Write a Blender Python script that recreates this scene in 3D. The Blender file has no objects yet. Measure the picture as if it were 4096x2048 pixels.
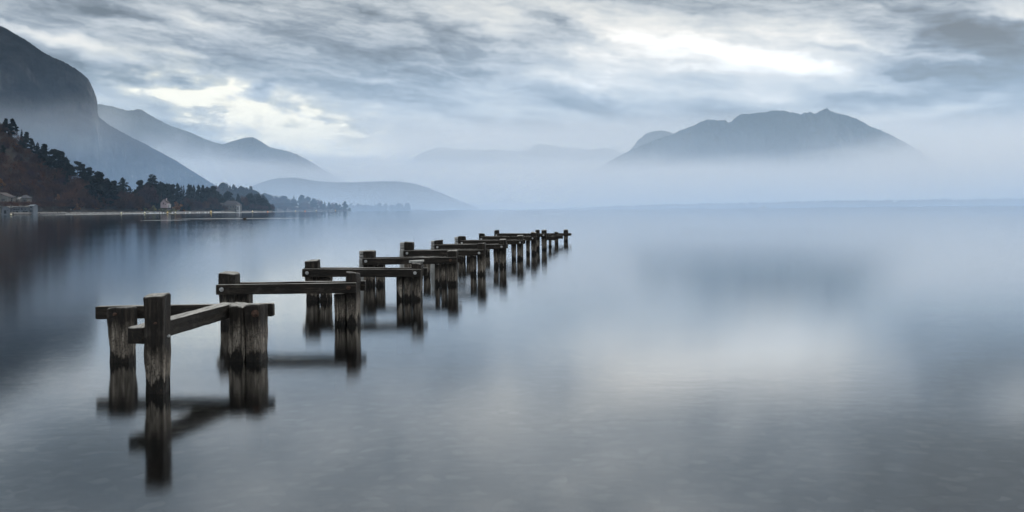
import bpy, math, random
import numpy as np
from mathutils import Vector, Matrix, noise
from mathutils.bvhtree import BVHTree

S = bpy.context.scene
C = S.collection
R = math.radians

# ------------------------------------------------------------------ camera
F = 3547.0            # focal length in photo pixels (4096 wide)
HC = 1.6              # eye height above the lake
ROLL = 0.0085
CX, CY = 2048.0, 836.0
cam_d = bpy.data.cameras.new('camera')
cam = bpy.data.objects.new('camera', cam_d)
C.objects.link(cam)
cam_d.sensor_width = 36.0
cam_d.lens = 36.0 * F / 4096.0
cam_d.shift_y = -(1024.0 - CY) / 4096.0
cam_d.clip_start = 0.1
cam_d.clip_end = 60000
cam.matrix_world = Matrix.Translation((0, 0, HC)) @ Matrix.Rotation(R(90), 4, 'X') @ Matrix.Rotation(-ROLL, 4, 'Z')
S.camera = cam

def ray(x, y):
    a = (x - CX) / F
    b = (CY - y) / F
    return Vector((a * math.cos(ROLL) + b * math.sin(ROLL), 1.0, -a * math.sin(ROLL) + b * math.cos(ROLL)))
def W(x, y, D):
    r = ray(x, y)
    return Vector((r.x * D, D, HC + r.z * D))
def water_depth(x, y):
    return -HC / ray(x, y).z

# ------------------------------------------------------------------ render settings
S.render.engine = 'CYCLES'
cy = S.cycles
cy.use_denoising = True
cy.use_adaptive_sampling = True
cy.adaptive_threshold = 0.04
try:
    cy.denoiser = 'OPENIMAGEDENOISE'
except Exception:
    pass
cy.max_bounces = 7
cy.diffuse_bounces = 2
cy.glossy_bounces = 3
cy.transmission_bounces = 4
cy.transparent_max_bounces = 10
cy.volume_bounces = 5
cy.volume_step_rate = 1.0
cy.volume_max_steps = 64
cy.caustics_reflective = False
cy.sample_clamp_indirect = 4.0
S.view_settings.view_transform = 'Standard'
S.view_settings.look = 'None'
S.view_settings.exposure = 0.52
S.view_settings.gamma = 1.0

# ------------------------------------------------------------------ node helper
class NT:
    def __init__(s, tree):
        s.t = tree
        s.n = tree.nodes
        s.l = tree.links
    def node(s, kind, **kw):
        n = s.n.new(kind)
        for k, v in kw.items():
            setattr(n, k, v)
        return n
    def put(s, sock, v):
        if v is None:
            return
        if isinstance(v, bpy.types.NodeSocket):
            s.l.new(v, sock)
        elif isinstance(v, (tuple, list)) and len(v) == 3 and sock.type == 'RGBA':
            sock.default_value = (*v, 1)
        else:
            sock.default_value = v
    def m(s, op, a, b=None, c=None, clamp=False):
        n = s.node('ShaderNodeMath', operation=op, use_clamp=clamp)
        for i, v in enumerate((a, b, c)):
            s.put(n.inputs[i], v)
        return n.outputs[0]
    def v(s, op, a, b=None, out=0):
        n = s.node('ShaderNodeVectorMath', operation=op)
        s.put(n.inputs[0], a)
        if b is not None:
            s.put(n.inputs[1], b)
        return n.outputs[out]
    def sep(s, v):
        n = s.node('ShaderNodeSeparateXYZ')
        s.put(n.inputs[0], v)
        return n.outputs
    def comb(s, x, y, z):
        n = s.node('ShaderNodeCombineXYZ')
        for i, q in enumerate((x, y, z)):
            s.put(n.inputs[i], q)
        return n.outputs[0]
    def mapping(s, v, loc=(0, 0, 0), rot=(0, 0, 0), scale=(1, 1, 1), kind='POINT'):
        n = s.node('ShaderNodeMapping', vector_type=kind)
        s.put(n.inputs[0], v)
        n.inputs[1].default_value = loc
        n.inputs[2].default_value = rot
        n.inputs[3].default_value = scale
        return n.outputs[0]
    def noise(s, v, scale, detail=4, rough=0.5, dist=0.0, col=False, dim='3D'):
        n = s.node('ShaderNodeTexNoise', noise_dimensions=dim)
        s.put(n.inputs['Vector'], v)
        n.inputs['Scale'].default_value = scale
        n.inputs['Detail'].default_value = detail
        n.inputs['Roughness'].default_value = rough
        n.inputs['Distortion'].default_value = dist
        return n.outputs[1 if col else 0]
    def ramp(s, fac, stops, interp='LINEAR'):
        n = s.node('ShaderNodeValToRGB')
        n.color_ramp.interpolation = interp
        e = n.color_ramp.elements
        while len(e) < len(stops):
            e.new(0.5)
        for i, (p, c) in enumerate(stops):
            e[i].position = p
            e[i].color = (*c, 1) if len(c) == 3 else c
        s.put(n.inputs[0], fac)
        return n.outputs[0]
    def mix(s, f, a, b, blend='MIX'):
        n = s.node('ShaderNodeMix', data_type='RGBA', blend_type=blend)
        s.put(n.inputs[0], f)
        s.put(n.inputs[6], a)
        s.put(n.inputs[7], b)
        return n.outputs[2]
    def maprange(s, v, a, b, c=0.0, d=1.0, kind='LINEAR'):
        n = s.node('ShaderNodeMapRange', interpolation_type=kind)
        n.clamp = True
        s.put(n.inputs[0], v)
        for i, q in enumerate((a, b, c, d)):
            s.put(n.inputs[i + 1], q)
        return n.outputs[0]

# ------------------------------------------------------------------ world: overcast sky, broken clouds
SUN_EL, SUN_AZ = R(44), R(38)          # azimuth measured from +Y towards +X
wd = bpy.data.worlds.new('World')
S.world = wd
wd.use_nodes = True
wd.node_tree.nodes.clear()
w = NT(wd.node_tree)
tc = w.node('ShaderNodeTexCoord')
dvec = tc.outputs['Generated']
dx, dy, dz = w.sep(dvec)
az = w.m('ARCTAN2', dx, dy)
el = w.m('ARCSINE', dz)
dirs = w.comb(az, el, 1.0)
def azel(x, y):
    r = ray(x, y)
    return math.atan2(r.x, r.y), math.atan2(r.z, math.hypot(r.x, r.y))
# slow swirl of the directions so that no cloud edge is a clean ellipse
n1 = w.noise(w.mapping(dirs, scale=(9, 17, 1)), 1.0, 2, 0.55, col=True, dim='2D')
n2 = w.noise(w.mapping(dirs, scale=(34, 62, 1)), 1.0, 2, 0.6, col=True, dim='2D')
off1 = w.v('MULTIPLY', w.v('SUBTRACT', n1, (0.5, 0.5, 0.5)), (0.055, 0.016, 0))
off2 = w.v('MULTIPLY', w.v('SUBTRACT', n2, (0.5, 0.5, 0.5)), (0.040, 0.012, 0))
pos = w.v('ADD', w.v('ADD', dirs, off1), off2)

def blobs(lst, start):
    acc = start
    for (x, y, sx, sy, tilt, amp) in lst:
        a, e = azel(x, y)
        c_, s_, sx, sy = math.cos(R(tilt)), math.sin(R(tilt)), sx / F, sy / F
        p1 = w.v('DOT_PRODUCT', pos, (c_ / sx, s_ / sx, -(c_ * a + s_ * e) / sx), out=1)
        p2 = w.v('DOT_PRODUCT', pos, (-s_ / sy, c_ / sy, (s_ * a - c_ * e) / sy), out=1)
        d2 = w.m('MULTIPLY_ADD', p1, p1, w.m('MULTIPLY', p2, p2))
        g = w.m('POWER', 0.36788, d2)
        acc = w.m('MULTIPLY_ADD', g, amp, acc)
    return acc
# photo position x, y, size x, y, tilt, brightness
LIGHT = [
    (2660, 150, 260, 38, -6, .24), (2900, 208, 290, 38, -10, .31), (3140, 252, 210, 26, -12, .22), (2560, 100, 260, 40, -4, .14), (3340, 282, 240, 36, -12, .28), (3260, 100, 330, 42, -5, .18),
    (2560, 300, 300, 110, -10, .12), (3040, 372, 170, 50, -14, .30), (2180, 320, 150, 40, -8, .16), (2360, 330, 130, 36, -6, .16),
    (2950, 230, 640, 180, -6, .26),
    (2330, 80, 110, 46, -40, .14), (2000, 140, 110, 40, -30, .12), (2150, 430, 300, 40, -14, .12),
    (250, 145, 220, 24, -12, .26), (440, 98, 110, 24, -4, .24), (760, 88, 170, 28, -8, .30), (680, 118, 190, 30, -6, .16),
    (360, 205, 130, 34, -30, .14), (4030, 30, 170, 55, -14, .36), (3640, 462, 420, 18, 6, .14), (3900, 400, 300, 24, 8, .10),
    (1250, 560, 420, 40, -10, .12), (1650, 480, 360, 40, -12, .07), (1480, 190, 240, 26, -12, .06), (3420, 340, 160, 26, -6, .12), (3400, 170, 260, 26, -9, .14), (2300, 210, 180, 34, -12, .12), (3350, 225, 160, 22, -10, .12),
    (3050, 20, 240, 26, -4, .06), (1000, 20, 300, 26, 0, .05),
]
DARK = [
    (560, 300, 330, 70, -10, -.20), (300, 260, 220, 60, -10, -.10), (1640, 290, 480, 48, -13, -.13), (2900, 470, 480, 48, -9, -.15),
    (3900, 170, 330, 70, -4, -.24), (3720, 300, 330, 70, -6, -.20), (4000, 560, 220, 170, 0, -.16), (420, 50, 260, 46, -4, -.12),
    (1300, 130, 330, 46, -14, -.10), (740, 445, 130, 46, -6, -.12), (2260, 96, 90, 46, -10, -.14), (3280, 262, 130, 22, -8, -.14),
    (2450, 420, 260, 40, -8, -.10), (1450, 60, 260, 40, -14, -.08), (3120, 8, 300, 26, 0, -.10), (3560, 60, 200, 36, -6, -.10),
    (3480, 400, 300, 40, -5, -.10), (3950, -300, 620, 240, -6, -.34), (100, -300, 620, 230, -6, -.22), (2900, -260, 300, 110, 0, -.08), (1720, 90, 100, 28, -30, -.08), (900, 250, 330, 50, -14, -.08),  # wide blobs above the frame are unseen clouds added to darken the water's bottom corners
]
WARM = [
    (1000, 430, 450, 110, -14, .44), (1230, 550, 400, 76, -12, .42), (800, 384, 270, 28, -3, .26), (1160, 476, 280, 34, -11, .26),
    (1420, 600, 200, 30, -6, .26), (930, 560, 160, 44, -20, .18), (1330, 520, 150, 18, -10, .14), (1560, 612, 70, 22, -8, .18),
]
GAPDARK = [(1040, 372, 66, 34, 24, -.46), (960, 430, 40, 26, 20, -.22), (1280, 480, 130, 12, -6, -.14), (1340, 545, 190, 12, -8, -.10)]
plane = w.comb(w.m('DIVIDE', dx, w.m('ADD', w.m('ABSOLUTE', dz), 0.09)), w.m('DIVIDE', dy, w.m('ADD', w.m('ABSOLUTE', dz), 0.09)), 0.0)
sheet = w.noise(w.mapping(plane, rot=(0, 0, R(12)), scale=(0.75, 1.15, 1)), 1.0, 5, 0.56, 0.0, dim='2D')
streak = w.noise(w.mapping(w.mapping(pos, rot=(0, 0, R(8))), scale=(7.5, 40, 1)), 1.0, 5, 0.58, 0.0, dim='2D')
fine = w.noise(w.mapping(w.mapping(dirs, rot=(0, 0, R(7))), scale=(17, 100, 1)), 1.0, 4, 0.6, 0.0, dim='2D')
puff = w.noise(w.mapping(dirs, scale=(30, 62, 1)), 1.0, 5, 0.55, 0.0, dim='2D')
base = w.maprange(el, R(-2), R(16), 0.47, 0.42)
high = w.maprange(el, R(20), R(45), 0.0, 0.22)
t = w.m('ADD', base, high)
t = w.m('MULTIPLY_ADD', w.m('SUBTRACT', sheet, 0.5), 0.42, t)
t = w.m('MULTIPLY_ADD', w.m('SUBTRACT', streak, 0.5), 0.78, t)
t = w.m('MULTIPLY_ADD', w.m('SUBTRACT', fine, 0.5), 0.30, t)
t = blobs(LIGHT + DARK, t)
warm = blobs(WARM + GAPDARK, 0.0)
warm = w.m('MULTIPLY', warm, w.m('MULTIPLY_ADD', w.m('SUBTRACT', puff, 0.5), 3.0, 1.0))
t = w.m('ADD', t, warm)
t = w.m('MULTIPLY_ADD', w.m('SUBTRACT', t, 0.48), 1.50, 0.47)
t = w.m('MINIMUM', t, w.m('MULTIPLY_ADD', w.m('MAXIMUM', warm, 0.0), -0.30, 1.9))
t = w.m('MINIMUM', t, w.m('MULTIPLY_ADD', w.m('SUBTRACT', puff, 0.5), w.m('MULTIPLY', w.m('MAXIMUM', warm, 0.0), 1.9), w.maprange(warm, 0.05, 0.35, 2.0, 1.10)))
vor = w.node('ShaderNodeTexVoronoi', voronoi_dimensions='2D', feature='SMOOTH_F1')
w.put(vor.inputs['Vector'], w.mapping(pos, scale=(24, 44, 1)))
vor.inputs['Scale'].default_value = 1.0
vor.inputs['Smoothness'].default_value = .35
low_ = w.maprange(el, R(3.2), R(6.8), 1.0, .25)
t = w.m('MULTIPLY_ADD', w.m('SUBTRACT', 0.42, vor.outputs['Distance']), w.m('MULTIPLY', w.m('MULTIPLY', w.m('MAXIMUM', warm, 0.0), 1.5), low_), t)
t = w.m('MULTIPLY_ADD', w.m('SUBTRACT', fine, 0.5), w.m('MULTIPLY', w.m('MAXIMUM', warm, 0.0), 1.5), t)
cloud = w.ramp(t, [(0.0, (.110, .135, .165)), (.25, (.225, .268, .318)), (.5, (.385, .428, .475)), (.75, (.520, .548, .565)), (1.0, (.665, .665, .655))])
warmcol = w.mix(w.m('MULTIPLY', warm, 1.9, clamp=True), (1, 1, 1), (1.07, .985, .80))
cloud = w.mix(1.0, cloud, warmcol, 'MULTIPLY')
cloud = w.mix(1.0, cloud, w.ramp(w.maprange(el, R(1), R(13)), [(.15, (.975, 1.0, 1.03)), (.55, (.97, .995, 1.025)), (1.0, (1.03, 1.0, .955))]), 'MULTIPLY')
sky = w.node('ShaderNodeTexSky', sky_type='NISHITA')
sky.sun_disc = False
sky.sun_elevation = SUN_EL
sky.sun_rotation = SUN_AZ
sky.air_density = 1.5
sky.dust_density = 3.0
bg1 = w.node('ShaderNodeBackground')
w.put(bg1.inputs[0], sky.outputs[0])
bg1.inputs[1].default_value = 0.09
bg2 = w.node('ShaderNodeBackground')
w.put(bg2.inputs[0], cloud)
bg2.inputs[1].default_value = 1.0
ms = w.node('ShaderNodeMixShader')
cover = w.maprange(t, 0.02, 0.22, 0.95, 1.0)
w.put(ms.inputs[0], cover)
w.l.new(bg1.outputs[0], ms.inputs[1])
glow = w.m('MULTIPLY_ADD', w.m('MULTIPLY', w.maprange(warm, .12, .50), w.maprange(t, .75, 1.15)), .42, 1.0)
w.put(bg2.inputs[1], w.m('MULTIPLY', glow, w.m('MULTIPLY', w.maprange(el, R(20), R(55), 1.0, 2.2), w.maprange(w.m('MULTIPLY_ADD', warm, -1.7, t), 0.95, 2.0, 1.0, 1.9))))
w.l.new(bg2.outputs[0], ms.inputs[2])
wo = w.node('ShaderNodeOutputWorld')
w.l.new(ms.outputs[0], wo.inputs[0])
wd.cycles.sampling_method = 'MANUAL'
wd.cycles.sample_map_resolution = 512

sl = bpy.data.lights.new('sun', 'SUN')
sl.energy = 0.6
sl.angle = R(20)
sl.color = (1, .95, .88)
so = bpy.data.objects.new('sun', sl)
C.objects.link(so)
sd = Vector((math.sin(SUN_AZ) * math.cos(SUN_EL), math.cos(SUN_AZ) * math.cos(SUN_EL), math.sin(SUN_EL)))
so.rotation_euler = sd.to_track_quat('Z', 'Y').to_euler()
so.location = (0, 0, 50)

# ------------------------------------------------------------------ object helpers
def mesh_obj(name, verts, faces, mat, parent=None, smooth=False):
    me = bpy.data.meshes.new(name)
    me.from_pydata([tuple(v) for v in verts], [], faces)
    me.update()
    if smooth:
        me.polygons.foreach_set('use_smooth', [True] * len(me.polygons))
    for q in (mat if isinstance(mat, (list, tuple)) else [mat]):
        me.materials.append(q)
    o = bpy.data.objects.new(name, me)
    C.objects.link(o)
    if parent is not None:
        o.parent = parent
    return o
def tag(o, label=None, cat=None, group=None, kind=None):
    if label: o['label'] = label
    if cat: o['category'] = cat
    if group: o['group'] = group
    if kind: o['kind'] = kind
    return o
def empty(name, loc, rz=0.0):
    o = bpy.data.objects.new(name, None)
    o.empty_display_size = 0.2
    C.objects.link(o)
    o.location = loc
    o.rotation_euler = (0, 0, rz)
    return o
def copy_tree(o, parent=None):
    c = o.copy()
    C.objects.link(c)
    c.parent = parent
    for ch in list(o.children):
        copy_tree(ch, c)
    return c
class MB:
    def __init__(s):
        s.v = []
        s.f = []
    def add(s, verts, faces):
        b = len(s.v)
        s.v += [tuple(q) for q in verts]
        s.f += [tuple(i + b for i in fc) for fc in faces]
        return s
    def box(s, x0, x1, y0, y1, z0, z1):
        return s.add([(x0, y0, z0), (x1, y0, z0), (x1, y1, z0), (x0, y1, z0), (x0, y0, z1), (x1, y0, z1), (x1, y1, z1), (x0, y1, z1)],
                     [(0, 3, 2, 1), (4, 5, 6, 7), (0, 1, 5, 4), (1, 2, 6, 5), (2, 3, 7, 6), (3, 0, 4, 7)])
    def cyl(s, a, b, r0, r1, n=8):
        a, b = Vector(a), Vector(b)
        d = (b - a).normalized()
        u = d.orthogonal().normalized()
        q = d.cross(u)
        vs = []
        for p, r in ((a, r0), (b, r1)):
            for k in range(n):
                an = 2 * math.pi * k / n
                vs.append(p + (u * math.cos(an) + q * math.sin(an)) * r)
        fs = [(k, (k + 1) % n, n + (k + 1) % n, n + k) for k in range(n)]
        fs += [tuple(range(n))[::-1], tuple(range(n, 2 * n))]
        return s.add(vs, fs)
    def obj(s, name, mat, parent=None, smooth=False):
        return mesh_obj(name, s.v, s.f, mat, parent, smooth)

def material(name):
    m = bpy.data.materials.new(name)
    m.use_nodes = True
    m.node_tree.nodes.clear()
    t = NT(m.node_tree)
    out = t.node('ShaderNodeOutputMaterial')
    return m, t, out
def plain(name, col, rough=0.8, var=0.25, scale=3.0, spec=0.3, metal=0.0):
    m, t, out = material(name)
    p = t.node('ShaderNodeBsdfPrincipled')
    g = t.node('ShaderNodeNewGeometry')
    n = t.noise(g.outputs['Position'], scale, 4, 0.6)
    lo = tuple(c * (1 - var) for c in col)
    hi = tuple(min(1, c * (1 + var)) for c in col)
    t.put(p.inputs['Base Color'], t.ramp(n, [(0.3, lo), (0.7, hi)]))
    p.inputs['Roughness'].default_value = rough
    p.inputs['Specular IOR Level'].default_value = spec
    p.inputs['Metallic'].default_value = metal
    t.l.new(p.outputs[0], out.inputs[0])
    return m

# ------------------------------------------------------------------ water, lake bed
def water_material(name, rough, ripple):
    m, t, out = material(name)
    g = t.node('ShaderNodeNewGeometry')
    P = g.outputs['Position']
    dist = t.v('LENGTH', P, out=1)
    near = t.maprange(dist, 3.0, 70.0, 1.0, 0.0)
    a = t.noise(t.mapping(P, scale=(3.2, 7.5, 1)), 1.0, 4, 0.6, 0.4)
    b = t.noise(t.mapping(P, rot=(0, 0, R(14)), scale=(0.35, 1.0, 1)), 1.0, 3, 0.5, 0.3)
    h = t.m('ADD', t.m('MULTIPLY', a, 0.35), t.m('MULTIPLY', b, 1.0))
    bump = t.node('ShaderNodeBump')
    t.put(bump.inputs['Strength'], t.m('MULTIPLY', near, ripple))
    bump.inputs['Distance'].default_value = 0.02
    t.put(bump.inputs['Height'], h)
    fr = t.node('ShaderNodeLayerWeight')
    fr.inputs['Blend'].default_value = .5
    t.l.new(bump.outputs[0], fr.inputs['Normal'])
    refl = t.m('MULTIPLY_ADD', t.m('POWER', fr.outputs['Facing'], 2.7), .90, .07)
    gl = t.node('ShaderNodeBsdfGlossy', distribution='BECKMANN')
    pt = t.noise(t.mapping(P, scale=(0.02, 0.05, 1)), 1.0, 3, 0.5)
    r_ = t.maprange(pt, 0.3, 0.7, rough * 0.92, rough * 1.1)
    if rough < .2:
        r_ = t.m('MULTIPLY', r_, t.maprange(dist, 15, 220, 1.0, .55))
    t.put(gl.inputs['Roughness'], r_)
    gl.inputs['Color'].default_value = (.97, .985, 1, 1)
    t.l.new(bump.outputs[0], gl.inputs['Normal'])
    tr = t.node('ShaderNodeBsdfTransparent')
    tr.inputs['Color'].default_value = (.42, .44, .43, 1)
    mx = t.node('ShaderNodeMixShader')
    t.l.new(refl, mx.inputs[0])
    t.l.new(tr.outputs[0], mx.inputs[1])
    t.l.new(gl.outputs[0], mx.inputs[2])
    t.l.new(mx.outputs[0], out.inputs[0])
    return m
M_water = water_material('lake_water', 0.115, 0.075)
M_ruffled = water_material('ruffled_water', 0.75, 0.0)
lake = mesh_obj('water', [(-14000, -450, 0), (14000, -450, 0), (14000, 18000, 0), (-14000, 18000, 0)], [(0, 1, 2, 3)], M_water)
tag(lake, 'smooth grey blue lake water mirroring the clouds', kind='structure')
m, t, out = material('lake_bed')
g = t.node('ShaderNodeNewGeometry')
vo = t.node('ShaderNodeTexVoronoi')
t.put(vo.inputs['Vector'], t.v('ADD', g.outputs['Position'], t.v('MULTIPLY', t.noise(g.outputs['Position'], 3.0, 2, 0.5, col=True), (.25, .25, 0))))
vo.inputs['Scale'].default_value = 6.5
stone = t.ramp(vo.outputs['Color'], [(0.15, (.02, .022, .02)), (.6, (.06, .06, .057)), (.95, (.17, .167, .158))])
gap = t.ramp(vo.outputs['Distance'], [(0.35, (1, 1, 1)), (0.75, (.55, .55, .55))])
p = t.node('ShaderNodeBsdfDiffuse')
t.put(p.inputs[0], t.mix(1.0, stone, gap, 'MULTIPLY'))
t.l.new(p.outputs[0], out.inputs[0])
bed = mesh_obj('lake_bed', [(-14000, -450, -.8), (14000, -450, -.8), (14000, 3, -.8), (-14000, 3, -.8), (14000, 30, -1.4), (-14000, 30, -1.4), (14000, 18000, -2.2), (-14000, 18000, -2.2)],
               [(0, 1, 2, 3), (3, 2, 4, 5), (5, 4, 6, 7)], m)
tag(bed, 'stony lake bed faintly seen through the shallow water', kind='structure')

# distance of the left shore as a function of photo x
SHX = [-400, 0, 300, 600, 900, 1090, 1110]
SHD = [700, 760, 860, 1010, 1260, 1400, 1450]
def shore_d(x):
    return float(np.interp(x, SHX, SHD))
def on_shore(x, D, z=0.0):
    r = ray(x, 845)
    return Vector((r.x * D, D, z))
# strip of wind-ruffled water along the left shore
vs, fs = [], []
xs = np.linspace(150, 1700, 60)
for i, x in enumerate(xs):
    far = shore_d(x) - 14 if x < 1090 else float(np.interp(x, [1090, 1300, 1700], [1500, 2050, 2600]))
    wide = float(np.interp(x, [150, 320, 600, 1100, 1700], [2, 40, 100, 130, 90]))
    n = noise.noise(Vector((x * .01, 3, 0))) * .15 + 1
    for D in (far - wide * n, far):
        vs.append(on_shore(x, D, 0.004))
    if i:
        fs.append((2 * i - 2, 2 * i, 2 * i + 1, 2 * i - 1))
tag(mesh_obj('water_ripple', vs, fs, M_ruffled), 'bright strip of ruffled water along the left shore', kind='structure')

for (xa, ya, xb, yb_, th_) in ((560, 882, 760, 880, .5), (690, 876, 1240, 872.5, .5)):
    vs, fs = [], []
    for i in range(41):
        u = i / 40
        x, y = xa + (xb - xa) * u, ya + (yb_ - ya) * u + .5 * noise.noise(Vector((u * 6, xa, 0)))
        k = th_ * math.sin(math.pi * min(.98, max(.02, u))) ** .5 * .5
        vs += [W(x, y - k, water_depth(x, y - k)) + Vector((0, 0, .003)), W(x, y + k, water_depth(x, y + k)) + Vector((0, 0, .003))]
        if i:
            fs.append((2 * i - 2, 2 * i - 1, 2 * i + 1, 2 * i))
    tag(mesh_obj('water_ripple', vs, fs, M_ruffled), 'thin pale wake line behind the swimming duck' if xa > 600 else 'short pale wake line on the dark water at left', kind='structure')

# ------------------------------------------------------------------ mountains
def forest_material(name, dark, light, rock=None, scale=0.02, rock_amt=0.0):
    m, t, out = material(name)
    g = t.node('ShaderNodeNewGeometry')
    P = g.outputs['Position']
    n = t.noise(P, scale, 8, 0.68)
    col = t.ramp(n, [(0.32, dark), (0.68, light)])
    if rock:
        r = t.noise(t.mapping(P, scale=(1, 1, .45)), scale * 0.32, 7, 0.65, 0.6)
        nz = t.sep(g.outputs['Normal'])[2]
        steep = t.maprange(nz, 0.15, 0.75, 1.0, 0.0)
        fac = t.m('MULTIPLY', t.maprange(r, 0.62 - rock_amt, 0.80 - rock_amt), t.m('MULTIPLY_ADD', steep, 0.8, 0.2))
        col = t.mix(fac, col, rock)
    p = t.node('ShaderNodeBsdfDiffuse')
    t.put(p.inputs[0], col)
    b = t.node('ShaderNodeBump')
    b.inputs['Strength'].default_value = 0.9
    b.inputs['Distance'].default_value = 0.35 / scale
    t.put(b.inputs['Height'], t.noise(P, scale * 2.2, 6, 0.65))
    t.l.new(b.outputs[0], p.inputs['Normal'])
    t.l.new(p.outputs[0], out.inputs[0])
    return m
def resample(pts, n):
    p = np.array(pts, float)
    d = np.concatenate([[0], np.cumsum(np.hypot(*np.diff(p, axis=0).T))])
    q = np.linspace(0, d[-1], n)
    return np.stack([np.interp(q, d, p[:, 0]), np.interp(q, d, p[:, 1])], 1)
def mountain(name, pts, D, mat, label, n=260, rows=26, front=1.3, power=1.2, rough=0.06, jag=1.6, foot=None, back=0.8, seed=0, dfun=None):
    q = resample(pts, n)
    grid = []
    for i, (x, y) in enumerate(q):
        d = dfun(x) if dfun else D
        j = noise.noise(Vector((i * .45, seed, 0))) * jag + noise.noise(Vector((i * 1.3, seed + 5, 0))) * jag * .7
        top = W(x, y + j, d)
        h = max(top.z, 1.0)
        col = []
        for k in range(-6, rows + 1):
            if k < 0:
                s = -k / 6
                off, z = back * h * s, h * (1 - s) ** 1.1
            else:
                s = k / rows
                off, z = -front * h * s, h * (1 - s ** power)
            if foot and k > 0:
                off = -(d - foot(x)) * s
            sc = (d + off) / d
            v = Vector((top.x * sc, d + off, z))
            if k > 0:
                a = math.sin(min(1, s * 1.6) * math.pi / 2) * (1 if s < .9 else (1 - s) * 10)
                nn = noise.fractal(Vector((v.x * 2.4 / h if h > 60 else v.x * .02, v.z * .9 / h, seed)) * 1.0, 1.0, 2.1, 5)
                n2 = noise.fractal(Vector((v.x, v.y, v.z)) * (7.0 / D ** .5 / 8), .8, 2.1, 4)
                v.y += nn * rough * h * 2.2 * a
                v.z = max(z * .15, v.z + (nn * .5 + n2) * rough * h * .6 * a)
            if k == rows:
                v.z = -3
            col.append(v)
        grid.append(col)
    m_ = len(grid[0])
    verts = [v for c_ in grid for v in c_]
    faces = [(i * m_ + k, i * m_ + k + 1, (i + 1) * m_ + k + 1, (i + 1) * m_ + k) for i in range(n - 1) for k in range(m_ - 1)]
    o = mesh_obj(name, verts, faces, mat, smooth=True)
    tag(o, label, kind='structure')
    return o, BVHTree.FromPolygons(verts, faces)

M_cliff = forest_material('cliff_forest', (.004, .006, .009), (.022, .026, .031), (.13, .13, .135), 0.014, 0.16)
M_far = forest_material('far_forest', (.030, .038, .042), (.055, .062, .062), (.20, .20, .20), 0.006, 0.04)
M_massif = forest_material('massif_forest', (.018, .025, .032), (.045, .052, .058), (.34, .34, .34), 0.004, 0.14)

P1 = [(-520, -180), (-260, -60), (0, 103), (24, 113), (60, 135), (103, 159), (167, 205), (207, 227), (254, 246), (302, 274), (334, 298), (354, 318), (366, 342), (376, 362),
      (384, 390), (386, 421), (390, 449), (396, 468), (410, 480), (437, 500), (525, 549), (580, 575), (636, 606), (700, 640), (731, 660), (795, 700), (859, 740), (915, 765), (985, 800), (1060, 845)]
mt1, bvh1 = mountain('mountain', P1, 3000, M_cliff, 'dark steep mountain with a cliff falling to the left shore', n=420, rows=34, front=1.15, power=1.35, rough=.075, jag=3.4, seed=1)
P2 = [(150, 400), (300, 400), (431, 422), (449, 425), (477, 434), (509, 442), (533, 441), (553, 436), (568, 439), (588, 453), (620, 471), (676, 501), (763, 530), (820, 556), (859, 570), (893, 577),
      (925, 566), (954, 558), (985, 550), (1012, 549), (1035, 560), (1049, 569), (1081, 590), (1145, 603), (1184, 616), (1225, 636), (1330, 700), (1500, 800), (1560, 845)]
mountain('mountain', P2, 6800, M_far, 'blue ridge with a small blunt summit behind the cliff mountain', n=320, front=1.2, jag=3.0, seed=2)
P3 = [(930, 842), (980, 770), (1000, 748), (1049, 728), (1080, 719), (1113, 712), (1177, 710), (1210, 715), (1260, 724), (1350, 730), (1430, 729), (1526, 725), (1590, 726), (1653, 733),
      (1717, 754), (1780, 778), (1844, 805), (1892, 823), (1925, 838)]
mountain('hill', P3, 4750, M_far, 'low rounded hazy hill at the far end of the lake', n=260, front=1.6, jag=.8, seed=3)
P4 = [(1980, 838), (2200, 765), (2413, 661), (2459, 633), (2518, 603), (2571, 580), (2640, 552), (2683, 541), (2729, 518), (2768, 505), (2808, 485), (2834, 477), (2874, 482), (2900, 480), (2920, 491),
      (2939, 472), (2959, 458), (2979, 454), (2998, 457), (3025, 451), (3058, 449), (3097, 442), (3130, 442), (3163, 449), (3189, 452), (3203, 459), (3222, 450), (3236, 449), (3248, 447), (3258, 457),
      (3268, 449), (3288, 442), (3304, 431), (3321, 443), (3354, 455), (3387, 460), (3426, 475), (3452, 488), (3479, 505), (3518, 518), (3551, 534), (3617, 567), (3716, 626), (3900, 730), (4050, 815)]
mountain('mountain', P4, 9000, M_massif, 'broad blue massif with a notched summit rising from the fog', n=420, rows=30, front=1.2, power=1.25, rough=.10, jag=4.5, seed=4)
P4b = [(2380, 700), (2470, 660), (2518, 603), (2541, 577), (2548, 562), (2565, 551), (2584, 533), (2617, 524), (2650, 521), (2676, 528), (2700, 536), (2760, 560), (2900, 640), (3000, 720)]
mountain('mountain', P4b, 10800, M_massif, 'pale square shouldered peak just left of the massif', n=160, front=1.0, jag=1.2, seed=5)
P5 = [(1560, 700), (1661, 626), (1689, 610), (1726, 596), (1759, 589), (1787, 591), (1819, 598), (1866, 598), (1912, 600), (2005, 600), (2075, 605), (2113, 603), (2131, 586), (2150, 575),
      (2182, 579), (2220, 582), (2252, 591), (2300, 591), (2355, 600), (2425, 591), (2471, 605), (2600, 650), (2750, 720)]
mountain('mountain', P5, 13000, M_far, 'faint distant range almost lost in the haze at centre', n=240, front=1.0, jag=1.2, seed=6)

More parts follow.
